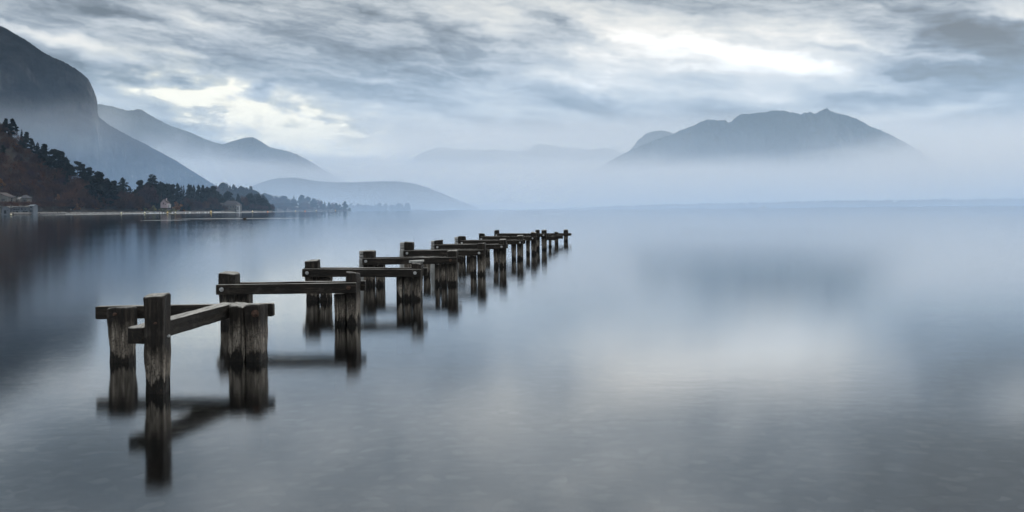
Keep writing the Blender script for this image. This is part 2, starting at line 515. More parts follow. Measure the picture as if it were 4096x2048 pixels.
# near hillside and low shore on the left
M_ground = plain('leaf_litter_ground', (.030, .025, .021), 0.95, 0.4, 0.15)
PH = [(-420, 300), (-150, 425), (0, 512), (60, 552), (120, 606), (180, 656), (240, 706), (300, 742), (380, 770), (460, 798), (560, 817), (640, 824), (760, 831), (900, 836), (1000, 838), (1092, 843)]
def hill_foot(x):
    return shore_d(x) + float(np.interp(x, [130, 320], [58, 6]))
def hill_d(x):
    h = (855 - np.interp(x, [p_[0] for p_ in PH], [p_[1] for p_ in PH])) / F * shore_d(x)
    return hill_foot(x) + 45 + h * 1.3
hill, bvhH = mountain('hillside', PH, 900, M_ground, 'wooded hillside sloping down to the left shore', n=200, rows=16, power=0.9, rough=.03, jag=.6, foot=hill_foot, dfun=hill_d, seed=7)
PF = [(1020, 835), (1100, 834), (1200, 834), (1300, 837), (1380, 839), (1405, 842)]
def prom_d(x):
    return float(np.interp(x, [1000, 1400], [1900, 2300]))
mountain('promontory', PF, 2200, M_ground, 'low wooded promontory beyond the dark conifers', n=70, rows=6, jag=.4, dfun=lambda x: prom_d(x) + 80, foot=prom_d, seed=8)

def hit(bvh, x, y):
    d = ray(x, y).normalized()
    return bvh.ray_cast(Vector((0, 0, HC)), d)[0]
# ------------------------------------------------------------------ weathered timber
def wood(name, stretch, posts):
    m, t, out = material(name)
    g = t.node('ShaderNodeNewGeometry')
    P = g.outputs['Position']
    grain = t.noise(t.mapping(P, scale=stretch), 1.0, 6, 0.65, 0.8)
    blot = t.noise(P, 7.0, 5, 0.6, 0.3)
    fine = t.noise(P, 46.0, 4, 0.7)
    col = t.ramp(grain, [(.34, (.0032, .0025, .0019)), (.52, (.0135, .0106, .0084)), (.72, (.064, .053, .042))])
    crack = t.noise(t.mapping(P, scale=tuple(q * 2.1 if q > 10 else q * .35 for q in stretch)), 1.0, 3, .5, .6)
    cr_ = t.maprange(t.m('ABSOLUTE', t.m('SUBTRACT', crack, .5)), .0, .022, .12, 1.0)
    col = t.mix(t.maprange(blot, .58, .75, 0, .5), col, (.075, .068, .060))
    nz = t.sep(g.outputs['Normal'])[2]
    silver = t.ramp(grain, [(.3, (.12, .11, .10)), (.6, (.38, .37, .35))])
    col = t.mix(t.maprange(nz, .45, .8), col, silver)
    if posts:
        z = t.sep(P)[2]
        zz = t.m('ADD', z, t.m('MULTIPLY', t.m('SUBTRACT', t.noise(t.mapping(P, scale=(13, 13, 3.0)), 1.0, 5, .68), .5), .52))
        pale = t.ramp(grain, [(.30, (.018, .0145, .0115)), (.5, (.165, .140, .115)), (.70, (.42, .375, .32))])
        pale = t.mix(t.maprange(fine, .5, .62, 0, .75), pale, (.04, .036, .032))
        col = t.mix(t.maprange(zz, .43, .25), col, pale)
        alg = t.mix(t.maprange(fine, .52, .66), (.0045, .004, .0035), (.030, .021, .014))
        col = t.mix(t.maprange(zz, .135, .09), col, alg)
    col = t.mix(cr_, (.003, .0026, .0022), col)
    p = t.node('ShaderNodeBsdfPrincipled')
    t.put(p.inputs['Base Color'], col)
    t.put(p.inputs['Roughness'], t.maprange(grain, .3, .7, .62, .9))
    p.inputs['Specular IOR Level'].default_value = .3
    b = t.node('ShaderNodeBump')
    b.inputs['Strength'].default_value = .8
    b.inputs['Distance'].default_value = .012
    t.put(b.inputs['Height'], t.m('ADD', t.m('MULTIPLY', cr_, 1.2), t.m('ADD', grain, t.m('MULTIPLY', fine, .35))))
    t.l.new(b.outputs[0], p.inputs['Normal'])
    t.l.new(p.outputs[0], out.inputs[0])
    return m
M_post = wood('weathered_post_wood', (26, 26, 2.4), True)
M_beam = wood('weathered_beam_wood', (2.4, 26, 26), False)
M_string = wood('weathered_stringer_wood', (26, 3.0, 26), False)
m, t, out = material('silvered_wood')
g = t.node('ShaderNodeNewGeometry')
gr = t.noise(t.mapping(g.outputs['Position'], scale=(22, 22, 3)), 1.0, 6, .65, .6)
p = t.node('ShaderNodeBsdfPrincipled')
t.put(p.inputs['Base Color'], t.ramp(gr, [(.3, (.13, .13, .125)), (.5, (.32, .32, .31)), (.75, (.50, .50, .49))]))
p.inputs['Roughness'].default_value = .9
t.l.new(p.outputs[0], out.inputs[0])
M_silver = m
M_steel = plain('galvanised_steel', (.42, .42, .42), .45, .25, 40, .5, .7)
M_rust = plain('rusted_steel', (.085, .052, .040), .85, .5, 60, .3, .2)

def timber(a, b, wx, wy, side, seed, taper=None, rough=.006, rings=20, rnd=.16, wear_top=.012, ragged=0.0):
    """weathered squared timber from a to b; side = direction of the wx width"""
    a, b = Vector(a), Vector(b)
    ax = (b - a)
    L = ax.length
    ax.normalize()
    sx = (side - ax * side.dot(ax)).normalized()
    sy = ax.cross(sx)
    prof = []
    k = 4
    for cx_, cy_, st in ((1, 1, 0), (-1, 1, 90), (-1, -1, 180), (1, -1, 270)):
        for i in range(k):
            an = R(st + 90 * i / (k - 1))
            prof.append((cx_ * (1 - rnd) + math.cos(an) * rnd, cy_ * (1 - rnd) + math.sin(an) * rnd))
        nx = {0: (-1, 1), 90: (-1, -1), 180: (1, -1), 270: (1, 1)}[st]
        lx, ly = prof[-1]
        tx, ty = (nx[0] * (1 - rnd) + math.cos(R(st + 90)) * rnd, nx[1] * (1 - rnd) + math.sin(R(st + 90)) * rnd)
        for f in (.33, .66):
            prof.append((lx + (tx - lx) * f, ly + (ty - ly) * f))
    n = len(prof)
    vs, fs = [], []
    ts = [0.0, wear_top / L * .35, wear_top / L] + list(np.linspace(0.04, 0.96, rings)) + [1 - wear_top / L, 1 - wear_top / L * .35, 1.0]
    for j, u in enumerate(ts):
        e = min(u, 1 - u) * L
        inset = 1.0 - max(0, (wear_top - e) / wear_top) ** 2 * .14
        tp = taper(u) if taper else (1.0, 1.0)
        c0 = a + ax * (u * L)
        for i, (px_, py_) in enumerate(prof):
            p0 = c0 + sx * (px_ * wx / 2 * inset * tp[0]) + sy * (py_ * wy / 2 * inset * tp[1])
            q = Vector((p0.x * 9, p0.y * 9, p0.z * 3)) if abs(ax.z) > .7 else Vector((p0.x * 3, p0.y * 9, p0.z * 9))
            if ragged and u > .5:
                k_ = max(0, 1 - (1 - u) * L / .05)
                p0.z += k_ * (ragged * .6 * noise.noise(Vector((px_ * 1.4 + seed, py_ * 1.4, seed * 2.7))) + px_ * ragged * math.sin(seed * 2.3) * .6 + py_ * ragged * math.cos(seed * 3.1) * .5)
            d = noise.fractal(q + Vector((seed * 7.3, seed * 3.1, 0)), .9, 2.1, 4) * rough + noise.noise(q * 3.3) * rough * .4
            cut = -.9 * rough if noise.noise(Vector((i * .9 + seed * 5, seed, u * 1.2))) > .38 else 0
            out_ = (sx * px_ + sy * py_).normalized()
            vs.append(p0 + out_ * (d + cut))
    for j in range(len(ts) - 1):
        for i in range(n):
            fs.append((j * n + i, j * n + (i + 1) % n, (j + 1) * n + (i + 1) % n, (j + 1) * n + i))
    fs.append(tuple(range(n))[::-1])
    fs.append(tuple(range((len(ts) - 1) * n, len(ts) * n)))
    return vs, fs
def yawdir(deg):
    return Vector((math.cos(R(deg)), math.sin(R(deg)), 0))
def local(verts, root):
    l = root.location
    return [Vector(v) - l for v in verts]
def part_timber(name, root, mat, *a, **k):
    v, f = timber(*a, **k)
    return mesh_obj(name, local(v, root), f, mat, root, smooth=False)
def erode(zt, seed, amt=.08):
    def fn(u):
        z = -.95 + u * (zt + .95)
        e = 1 - amt * math.exp(-((z - .10) / .16) ** 2) - (.02 if z < 0 else 0)
        return (e + .012 * math.sin(seed * 3 + z * 9), e)
    return fn
def post(root, x0, x1, ytop, D, depth=.2, yaw=-5.0, seed=0, mat=None, back=0.0, lean=0.0, name='post', amt=.09, rough=.011):
    """post whose front face spans photo columns x0..x1 at depth D and whose top is at photo row ytop"""
    a, b = W(x0, ytop, D + back), W(x1, ytop, D + back)
    wx = (b.x - a.x)
    zt = (a.z + b.z) / 2
    cx_, cy_ = (a.x + b.x) / 2, D + back + depth / 2
    return part_timber(name, root, mat or M_post, (cx_ + lean * .5, cy_, -.95), (cx_ - lean, cy_, zt), wx * .98, depth, yawdir(yaw), seed, taper=erode(zt, seed, amt), rough=rough, ragged=.016, rnd=.20, wear_top=.02)
def bolt(root, x, y, D, r=.028, rusty=False, washer=True):
    c = W(x, y, D) - root.location
    mb = MB()
    mb.cyl(c, c + Vector((0, -.03, 0)), r * .62, r * .58, 6)
    mb.cyl(c, c + Vector((0, -.048, 0)), r * .30, r * .28, 8)
    o = mb.obj('bolt', M_rust if rusty else M_steel, root)
    if washer:
        q = MB()
        q.cyl(c + Vector((0, .004, 0)), c + Vector((0, -.009, 0)), r, r, 14)
        q.obj('washer', M_rust if rusty else M_steel, o)
    return o
def crossbeam(root, xl, ytl, ybl, xr, ytr, ybr, D, thick=.075, seed=0, name='crossbeam'):
    tl, bl, tr, br = W(xl, ytl, D), W(xl, ybl, D), W(xr, ytr, D), W(xr, ybr, D)
    a, b = (tl + bl) / 2, (tr + br) / 2
    a.y += thick / 2
    b.y += thick / 2
    h = ((tl - bl).z + (tr - br).z) / 2
    return part_timber(name, root, M_beam, a, b, thick, h, Vector((0, 1, 0)), seed, rough=.004, rnd=.10, rings=16, wear_top=.008), h

GP = 'timber trestles of the old pier'
def trestle(label, D, beam, posts, bolts, seed, backbeam=True, backext=.045, yaw=-5, rusty=()):
    root = empty('pier_trestle', Vector((W((beam[0] + beam[3]) / 2, beam[1], D).x, D + .1, 0)))
    tag(root, label, 'trestle', GP)
    sc = D / 12.4
    for i, p_ in enumerate(posts):
        x0, x1, yt = p_[:3]
        kw = p_[3] if len(p_) > 3 else {}
        kw = dict(dict(depth=.19, yaw=yaw + ((i * 37 + seed * 11) % 5 - 2)), **kw)
        post(root, x0, x1, yt, D, seed=seed * 10 + i, **kw)
    th = .075
    o, h = crossbeam(root, *beam, D - th - .004, th, seed)
    if backbeam:
        xl, ytl, ybl, xr, ytr, ybr = beam
        a, b = W(xl, (ytl + ybl) / 2, D), W(xr, (ytr + ybr) / 2, D)
        yb = D + .19 + .010
        part_timber('crossbeam', root, M_beam, (a.x - .01, yb + th / 2, a.z + .012), (b.x + .05 + backext, yb + th / 2, b.z + .012), th, h, Vector((0, 1, 0)), seed + 50, rough=.004, rnd=.10, rings=16, wear_top=.008)
    for i, (x, y) in enumerate(bolts):
        bolt(root, x, y, D - th - .008, .030, rusty=(i in rusty))
    return root

# nearest trestle with the tall mooring post and the stringer
D0 = 9.42
root = empty('pier_trestle', Vector((-3.3, D0, 0)))
tag(root, 'nearest pier trestle with the tall front post and a slanting stringer', 'trestle', GP)
post(root, 428, 520, 1233, D0, depth=.20, yaw=-3, seed=1, amt=.10, rough=.010)
post(root, 912, 978, 1221, D0, depth=.22, yaw=-6, seed=2, amt=.05)
post(root, 980, 1046, 1221, D0 - .01, depth=.24, yaw=-9, seed=3, amt=.05)
post(root, 572, 652, 1182, 7.79, depth=.18, yaw=-2, seed=4, amt=.12, rough=.012)
part_timber('stringer', root, M_string, W(540, 1343, 7.96) * 1.0, (-3.095, 9.66, .532), .16, .15, Vector((1, 0, 0)), 5, rough=.005, rnd=.10)
th = .085
yb = D0 + .24 + .008
a, b = W(380, 1252, yb), W(1091, 1240, yb)
part_timber('crossbeam', root, M_beam, (a.x, yb + th / 2, a.z), (b.x, yb + th / 2, b.z), th, .142, Vector((0, 1, 0)), 6, rough=.004, rnd=.10)
bolt(root, 461, 1257, D0 - .004, .030, rusty=True, washer=False)
bolt(root, 1021, 1254, D0 - .016, .040, rusty=True)
bolt(root, 676, 1343, 7.93, .024, washer=False)
bolt(root, 624, 1292, 7.785, .016, rusty=True, washer=False)

trestle('second pier trestle, its left post rising behind the nearest trestle', 12.38, (863, 1140, 1179, 1424, 1131, 1173),
        [(875, 945, 1092), (946, 997, 1176), (1336, 1383, 1172), (1385, 1430, 1091, dict(yaw=-9, depth=.21))], [(886, 1158), (1394, 1151)], 1, rusty=(1,))
r2 = trestle('third pier trestle, its right post topped by a loose pale slab', 15.7, (1208, 1075, 1108, 1683, 1078, 1109),
        [(1219, 1273, 1042), (1276, 1323, 1106), (1585, 1611, 1104, dict(depth=.14)), (1615, 1643, 1104), (1648, 1686, 1053, dict(yaw=-8))], [(1228, 1092), (1660, 1092)], 2)
c0 = W(1665, 1046, 15.8) - r2.location
v, f = timber(c0 + Vector((-.125, .05, -.005)), c0 + Vector((.125, .05, .005)), .22, .036, Vector((0, 1, 0)), 77, rough=.006, rings=8)
mesh_obj('cap', v, f, M_silver, r2)
def notched(root, x0, x1, ytl, ytr, D, seed):
    """silver weathered side post with a slanting worn top and two rope grooves"""
    a, b = W(x0, ytl, D), W(x1, ytr, D)
    cx_, wx = (a.x + b.x) / 2, b.x - a.x
    zt = b.z
    def tp(u):
        z = -.95 + u * (zt + .95)
        g_ = 1.0
        for zc in (zt - .085, zt - .155):
            g_ -= .30 * math.exp(-((z - zc) / .012) ** 2)
        if z > zt - .05:
            g_ -= (z - zt + .05) * 3.0
        return (g_, g_)
    v, f = timber((cx_, D + .12, -.95), (cx_ + .02, D + .12, zt), wx, .2, yawdir(10), seed, taper=tp, rough=.008, rings=70)
    mesh_obj('post', local(v, root), f, M_silver, root)
r3 = trestle('fourth pier trestle, first with a silvery notched post at its left end', 18.75, (1449, 1034, 1060, 1827, 1028, 1055),
        [(1452, 1498, 1003), (1501, 1536, 1059), (1740, 1757, 1054), (1765, 1787, 1054), (1790, 1828, 1002, dict(yaw=-8))], [(1463, 1045), (1802, 1041)], 3, rusty=(1,))
notched(r3, 1429, 1450, 1009, 1004, 18.75, 31)
r4 = trestle('fifth pier trestle, notched silvery post with a deep groove at left', 21.6, (1613, 1003, 1025, 1934, 999, 1023),
        [(1616, 1653, 968), (1656, 1686, 1024), (1692, 1720, 1024), (1881, 1904, 1022), (1910, 1941, 973, dict(yaw=-8))], [(1628, 1013), (1916, 1012)], 4)
notched(r4, 1594, 1614, 975, 970, 21.6, 32)
r5 = trestle('sixth pier trestle, sloping topped dark post with silvery flank at left', 24.4, (1737, 980, 997, 2018, 977, 998),
        [(1737, 1770, 961), (1772, 1800, 996), (1974, 1994, 996), (1997, 2025, 957, dict(yaw=-7))], [(1749, 989), (2006, 987)], 5)
notched(r5, 1719, 1737, 970, 964, 24.4, 33)
r6 = trestle('seventh pier trestle, last with a silvery flank on its left post', 28.0, (1839, 963, 979, 2090, 960, 979),
        [(1832, 1862, 945), (1864, 1890, 978), (2046, 2064, 977), (2068, 2093, 942, dict(yaw=-6))], [(1847, 972), (2080, 970)], 6)
notched(r6, 1815, 1832, 952, 948, 28.0, 34)
trestle('eighth pier trestle, plain dark with narrow white gap between right posts', 31.2, (1922, 947, 960, 2141, 946, 963.5),
        [(1916, 1939, 934), (1941, 1960, 960), (2104, 2120, 962), (2124, 2146, 929, dict(yaw=-5))], [(1925, 956), (2130, 953)], 7)
r8 = trestle('ninth pier trestle, last full one, twin tall posts at right', 34.4, (1979, 936, 947, 2182, 934.5, 949),
        [(1977, 1997, 921), (1999, 2016, 946), (2142, 2159, 920), (2166, 2187, 920, dict(yaw=-5))], [(1985, 941), (2174, 941)], 8)
mb = MB()
for x in (2050, 2098):
    q = W(x, 935, 34.34) - r8.location
    mb = MB()
    mb.box(q.x - .09, q.x + .09, q.y - .02, q.y + .04, q.z - .03, q.z + .012)
    mb.obj('cleat', M_beam, r8)
# broken remains at the far end
def remnant(label, D, postx, ytop, beam, seed, block=None):
    root = empty('pier_remnant', Vector((W(postx[0], 900, D).x, D, 0)))
    tag(root, label, 'pier post', 'broken frames at the far end of the pier')
    post(root, postx[0], postx[1], ytop, D, depth=.17, yaw=-3, seed=seed)
    crossbeam(root, *beam, D - .08, .075, seed + 3)
    if block:
        a, b = W(block[0], block[2], D + .03), W(block[1], block[3], D + .03)
        mb = MB()
        mb.box(a.x - root.location.x, b.x - root.location.x, .0, .16, b.z, a.z)
        mb.obj('block', M_beam, root)
    return root
remnant('low stub with a short lichen covered beam right of the last trestle', 37.0, (2194, 2207), 944, (2187, 944, 961, 2221, 945, 961), 91, (2193, 2205, 936, 944.5))
remnant('lone post with a short beam, second from the pier end', 40.0, (2218, 2234), 928, (2209, 941, 955, 2252, 940, 955), 92)
remnant('last pier post with a long thin rail nailed across it', 43.4, (2255, 2273), 918.5, (2187, 933, 944, 2286, 932, 943.5), 93)

# ------------------------------------------------------------------ trees
def foliage(name, stops, scale=.35, emit=None):
    m, t, out = material(name)
    g = t.node('ShaderNodeNewGeometry')
    oi = t.node('ShaderNodeObjectInfo')
    n = t.noise(g.outputs['Position'], scale, 3, .6)
    n = t.m('ADD', n, t.m('MULTIPLY', t.m('SUBTRACT', oi.outputs['Random'], .5), .25))
    p = t.node('ShaderNodeBsdfDiffuse')
    t.put(p.inputs[0], t.ramp(n, stops))
    t.l.new(p.outputs[0], out.inputs[0])
    return m
M_pine = foliage('pine_needles', [(.3, (.010, .014, .013)), (.7, (.026, .031, .026))])
M_conifer = foliage('conifer_needles', [(.3, (.010, .017, .018)), (.7, (.024, .035, .033))])
M_bare = foliage('bare_twigs', [(.25, (.027, .0175, .018)), (.5, (.056, .033, .027)), (.75, (.11, .055, .036))], .07)
M_rusty = foliage('rusty_leaves', [(.3, (.13, .062, .030)), (.7, (.24, .12, .05))])
M_purple = foliage('purple_twigs', [(.3, (.030, .021, .026)), (.7, (.058, .038, .044))])
M_green = foliage('yellow_green_leaves', [(.3, (.08, .085, .03)), (.7, (.16, .15, .06))])
M_bark = plain('bark', (.045, .037, .032), .95, .3, 1.0)

def cards(pts, sizes, rng, flat=0.0, aspect=1.0):
    n = len(pts)
    d1 = rng.normal(size=(n, 3))
    d1[:, 2] *= (1 - flat)
    d1 /= np.linalg.norm(d1, axis=1)[:, None] + 1e-9
    d2 = rng.normal(size=(n, 3))
    if flat:
        d2[:, 2] *= (1 - flat)
    d2 -= d1 * (d1 * d2).sum(1)[:, None]
    d2 /= np.linalg.norm(d2, axis=1)[:, None] + 1e-9
    s = np.asarray(sizes).reshape(-1, 1) * np.ones((n, 1))
    a, b = d1 * s * .5, d2 * s * .5 * aspect
    v = np.stack([pts - a - b * .5, pts + a * .2 - b, pts + a + b * .4, pts - a * .1 + b], 1).reshape(-1, 3)
    f = [(4 * i, 4 * i + 1, 4 * i + 2, 4 * i + 3) for i in range(n)]
    return v.tolist(), f
def crown_cone(rng, w, n=700, base=.10, p=.85, top=.0, size=.05, lumpy=.25):
    """unit-height conifer crown"""
    z = base + (1 - base) * (1 - rng.random(n) ** .62)
    z = np.clip(z, base, 1)
    tt = (z - base) / (1 - base)
    whorl = 1 + lumpy * np.sin(z * 70 + rng.random() * 6) + rng.normal(0, .10, n)
    r = w * (np.clip(1 - tt, 0, 1) ** p * (1 - top) + top * np.sqrt(np.clip(1 - tt ** 4, 0, 1)))
    a = rng.random(n) * 6.283
    lob = 1 + .16 * np.sin(a * 3 + z * 9) + .1 * np.sin(a * 7 - z * 23)
    q = np.sqrt(rng.random(n)) * .55 + .45
    pts = np.stack([np.cos(a) * r * q * lob * whorl, np.sin(a) * r * q * lob * whorl, z - .02 * q], 1)
    v, f = cards(pts, size * (0.6 + .8 * rng.random(n)) * (.6 + .6 * (1 - tt)), rng, .45)
    b = len(v)
    for k in range(9):
        an = k / 9 * 6.283
        v.append([math.cos(an) * w * .5, math.sin(an) * w * .5, base + .02])
    v.append([0, 0, .93])
    f += [(b + k, b + (k + 1) % 9, b + 9) for k in range(9)]
    return v, f
def crown_clumps(rng, w, n=16, lo=.35, per=60, flat=.55, size=.06, dome=.6):
    """unit-height pine or broad crown made of separate clumps"""
    V, Fc = [], []
    for i in range(n):
        z = lo + (1 - lo) * (i + rng.random()) / n
        tt = (z - lo) / (1 - lo)
        rr = w * (1 - tt ** 2) ** .5 * (.55 + .45 * (tt < dome)) * rng.random() ** .5
        a = rng.random() * 6.283
        c = np.array([math.cos(a) * rr, math.sin(a) * rr, z * .97])
        s = w * (.30 + .25 * rng.random()) * (1.15 - .5 * tt)
        d = rng.normal(size=(per, 3))
        d /= np.linalg.norm(d, axis=1)[:, None]
        d *= rng.random((per, 1)) ** .4
        pts = c + d * np.array([s, s, s * (1 - flat)])
        v, f = cards(pts, size * (.6 + .8 * rng.random(per)), rng, .3)
        b = len(V)
        V += v
        Fc += [tuple(q + b for q in x) for x in f]
    return V, Fc
def crown_bare(rng, w, n=900, lo=.22, size=.06, thin=.16):
    """unit-height leafless crown: fine twigs fanning up and out through an uneven dome"""
    a = rng.random(n) * 6.283
    u = rng.random(n) ** .5
    ph = np.arccos(np.clip(rng.random(n) * 1.25 - .25, -1, 1))
    lob = 1 + .15 * np.sin(a * 3 + ph * 4) + .10 * np.sin(a * 5 + 2)
    rad = (0.35 + .65 * u) * lob
    pts = np.stack([np.sin(ph) * np.cos(a) * w * rad, np.sin(ph) * np.sin(a) * w * rad, lo + (1 - lo) * (.38 + .58 * np.cos(ph) * rad)], 1)
    o = pts - np.array([0, 0, lo * .8])
    o /= np.linalg.norm(o, axis=1)[:, None]
    o += rng.normal(0, .35, (n, 3))
    o /= np.linalg.norm(o, axis=1)[:, None]
    side = np.cross(o, rng.normal(size=(n, 3)))
    side /= np.linalg.norm(side, axis=1)[:, None]
    L = size * (.7 + .9 * rng.random((n, 1)))
    Wd = size * thin
    v = np.stack([pts - o * L - side * Wd, pts - o * L + side * Wd, pts + o * L + side * Wd * .3, pts + o * L - side * Wd * .3], 1).reshape(-1, 3).tolist()
    f = [(4 * i, 4 * i + 1, 4 * i + 2, 4 * i + 3) for i in range(n)]
    return v, f
def trunk_mesh(h, r, rng, branches=0, spread=.2):
    mb = MB()
    p = Vector((0, 0, -.03))
    q = Vector((rng.normal() * .01, rng.normal() * .01, h * .55))
    e = Vector((rng.normal() * .02, rng.normal() * .02, h))
    mb.cyl(p, q, r, r * .7, 6)
    mb.cyl(q, e, r * .7, r * .2, 6)
    for i in range(branches):
        a = i * 2.4 + rng.random()
        z = h * (.35 + .5 * rng.random())
        s = Vector((0, 0, z))
        mb.cyl(s, s + Vector((math.cos(a) * spread, math.sin(a) * spread, spread * (.6 + .6 * rng.random()))), r * .4, r * .1, 5)
    return mb
PROTO = {}
def proto(kind, k):
    key = (kind, k)
    if key in PROTO:
        return PROTO[key]
    rng = np.random.default_rng(hash(kind) % 1 + k * 17 + len(kind) * 101)
    br, sp = 0, .2
    if kind == 'pine':
        v, f = crown_clumps(rng, .24, 22, .28, 85, .5, .066)
        mat, th, tr, br = M_pine, .92, .018, 6
    elif kind == 'umbrella_pine':
        v, f = crown_clumps(rng, .30, 15, .46, 85, .72, .062, .8)
        mat, th, tr, br = M_pine, .95, .016, 5
    elif kind == 'conifer':
        v, f = crown_cone(rng, .21, 950, .05, .85, .14, .078)
        mat, th, tr = M_conifer, .9, .016
    elif kind == 'cedar':
        v, f = crown_cone(rng, .36, 1100, .08, .9, .10, .078, .55)
        mat, th, tr = M_conifer, .9, .02
    elif kind == 'spire':
        v, f = crown_cone(rng, .085, 420, .08, .8, .25, .055, .35)
        mat, th, tr = M_conifer, .95, .01
    elif kind == 'sequoia':
        v, f = crown_cone(rng, .19, 1700, .03, .75, .42, .070, .16)
        mat, th, tr = M_conifer, .9, .025
    elif kind == 'broad':
        v, f = crown_clumps(rng, .42, 26, .14, 90, .35, .085, .7)
        mat, th, tr = M_conifer, .8, .03
    elif kind == 'dense':
        v, f = crown_cone(rng, .30, 1700, .02, .55, .5, .080, .12)
        mat, th, tr = M_conifer, .85, .03
    elif kind in ('bare', 'bare_rust', 'bare_purple'):
        v, f = crown_bare(rng, .46 if kind != 'bare_purple' else .36, 1000, .16)
        mat = {'bare': M_bare, 'bare_rust': M_bare, 'bare_purple': M_purple}[kind]
        th, tr, br, sp = .62, .020, 9, .26
    elif kind == 'plane':
        v, f = crown_bare(rng, .62, 900, .42, .06)
        mat, th, tr, br, sp = M_bare, .55, .035, 8, .34
    elif kind == 'shrub':
        v, f = crown_clumps(rng, .5, 12, .10, 40, .2, .13, .6)
        mat, th, tr = M_green, .4, .04
    elif kind == 'rust_shrub':
        v, f = crown_clumps(rng, .4, 12, .10, 40, .2, .12, .5)
        mat, th, tr = M_rusty, .4, .04
    cr = mesh_obj('crown', v, f, mat)
    tk = trunk_mesh(th, tr, rng, br, sp).obj('trunk', M_bark)
    C.objects.unlink(cr)
    C.objects.unlink(tk)
    PROTO[key] = (cr, tk)
    return PROTO[key]
NAMES = {'pine': 'pine_tree', 'umbrella_pine': 'pine_tree', 'conifer': 'conifer_tree', 'cedar': 'cedar_tree', 'spire': 'conifer_tree', 'sequoia': 'sequoia_tree', 'broad': 'evergreen_tree', 'dense': 'evergreen_tree',
         'bare': 'bare_tree', 'bare_rust': 'bare_tree', 'bare_purple': 'bare_tree', 'plane': 'plane_tree', 'shrub': 'shrub', 'rust_shrub': 'shrub'}
tcount = [0]
def tree(kind, x, ytop, ybase, D, label, group=None, ws=1.0, base=None):
    """a tree whose foot stands on the ground at photo column x and whose top reaches photo row ytop"""
    tcount[0] += 1
    k = tcount[0] % 3
    cr, tk = proto(kind, k)
    foot = base if base is not None else W(x, ybase, D)
    if foot.z < .15:
        foot = Vector((foot.x, foot.y, .15))
    h = W(x, ytop, foot.y).z - foot.z
    root = empty(NAMES[kind], foot, tcount[0] * 2.1)
    for src in (tk, cr):
        o = src.copy()
        C.objects.link(o)
        o.parent = root
        o.scale = (h * ws, h * ws, h)
    tag(root, label, 'shrub' if 'shrub' in kind else 'tree', group)
    return root
def on_hill(x, y):
    return hit(bvhH, x, y) or on_shore(x, shore_d(x) + 25, .8)

GS, GC, GM, GF = 'pines along the hillside skyline', 'conifers along the left shore', 'misty trees behind the shore', 'trees of the far promontory'
# the row of pines down the skyline of the hillside
for i, (k, x, yt, yb, ws, lab) in enumerate([
    ('pine', 24, 474, 545, 1.0, 'topmost dark pine at the left edge of the hillside'),
    ('pine', 50, 476, 560, 1.0, 'dark pine beside the topmost one, its layered side to the right'),
    ('spire', 87, 516, 580, 1.3, 'thin pale sapling between the two highest pine groups'),
    ('pine', 107, 528, 612, 1.0, 'layered pine with stepped boughs below the thin sapling'),
    ('pine', 128, 556, 630, .8, 'short pine tucked against the stepped pine'),
    ('conifer', 151, 567, 650, .9, 'narrow pointed pine standing apart in a dip of the skyline'),
    ('pine', 178, 576, 678, 1.1, 'broad shouldered pine just right of the narrow pointed one'),
    ('umbrella_pine', 215, 596, 705, 1.0, 'open trunked pine with light showing under its crown'),
    ('umbrella_pine', 230, 598, 712, 1.1, 'wide flat topped pine in the middle of the hillside skyline'),
    ('pine', 248, 606, 715, 1.0, 'dense dark pine right of the wide flat topped one'),
    ('pine', 264, 631, 722, 1.0, 'pine whose crown bulges out over the hillside drop'),
    ('umbrella_pine', 278, 656, 738, 1.1, 'low rounded pine before the lone umbrella pine'),
    ('umbrella_pine', 309, 642, 752, 1.1, 'lone umbrella pine with a clear bare stem on the hillside'),
    ('pine', 334, 670, 756, 1.0, 'shadowy pine just right of the lone umbrella pine'),
    ('pine', 358, 669, 765, 1.3, 'large bushy pine two thirds down the hillside skyline'),
    ('pine', 394, 688, 775, 1.3, 'pine with ragged branches sticking out to the right'),
    ('pine', 425, 717, 785, 1.3, 'small ragged pine near the foot of the hillside skyline')]):
    tree(k, x, yt, yb, 0, lab, GS, ws, base=on_hill(x, yb))
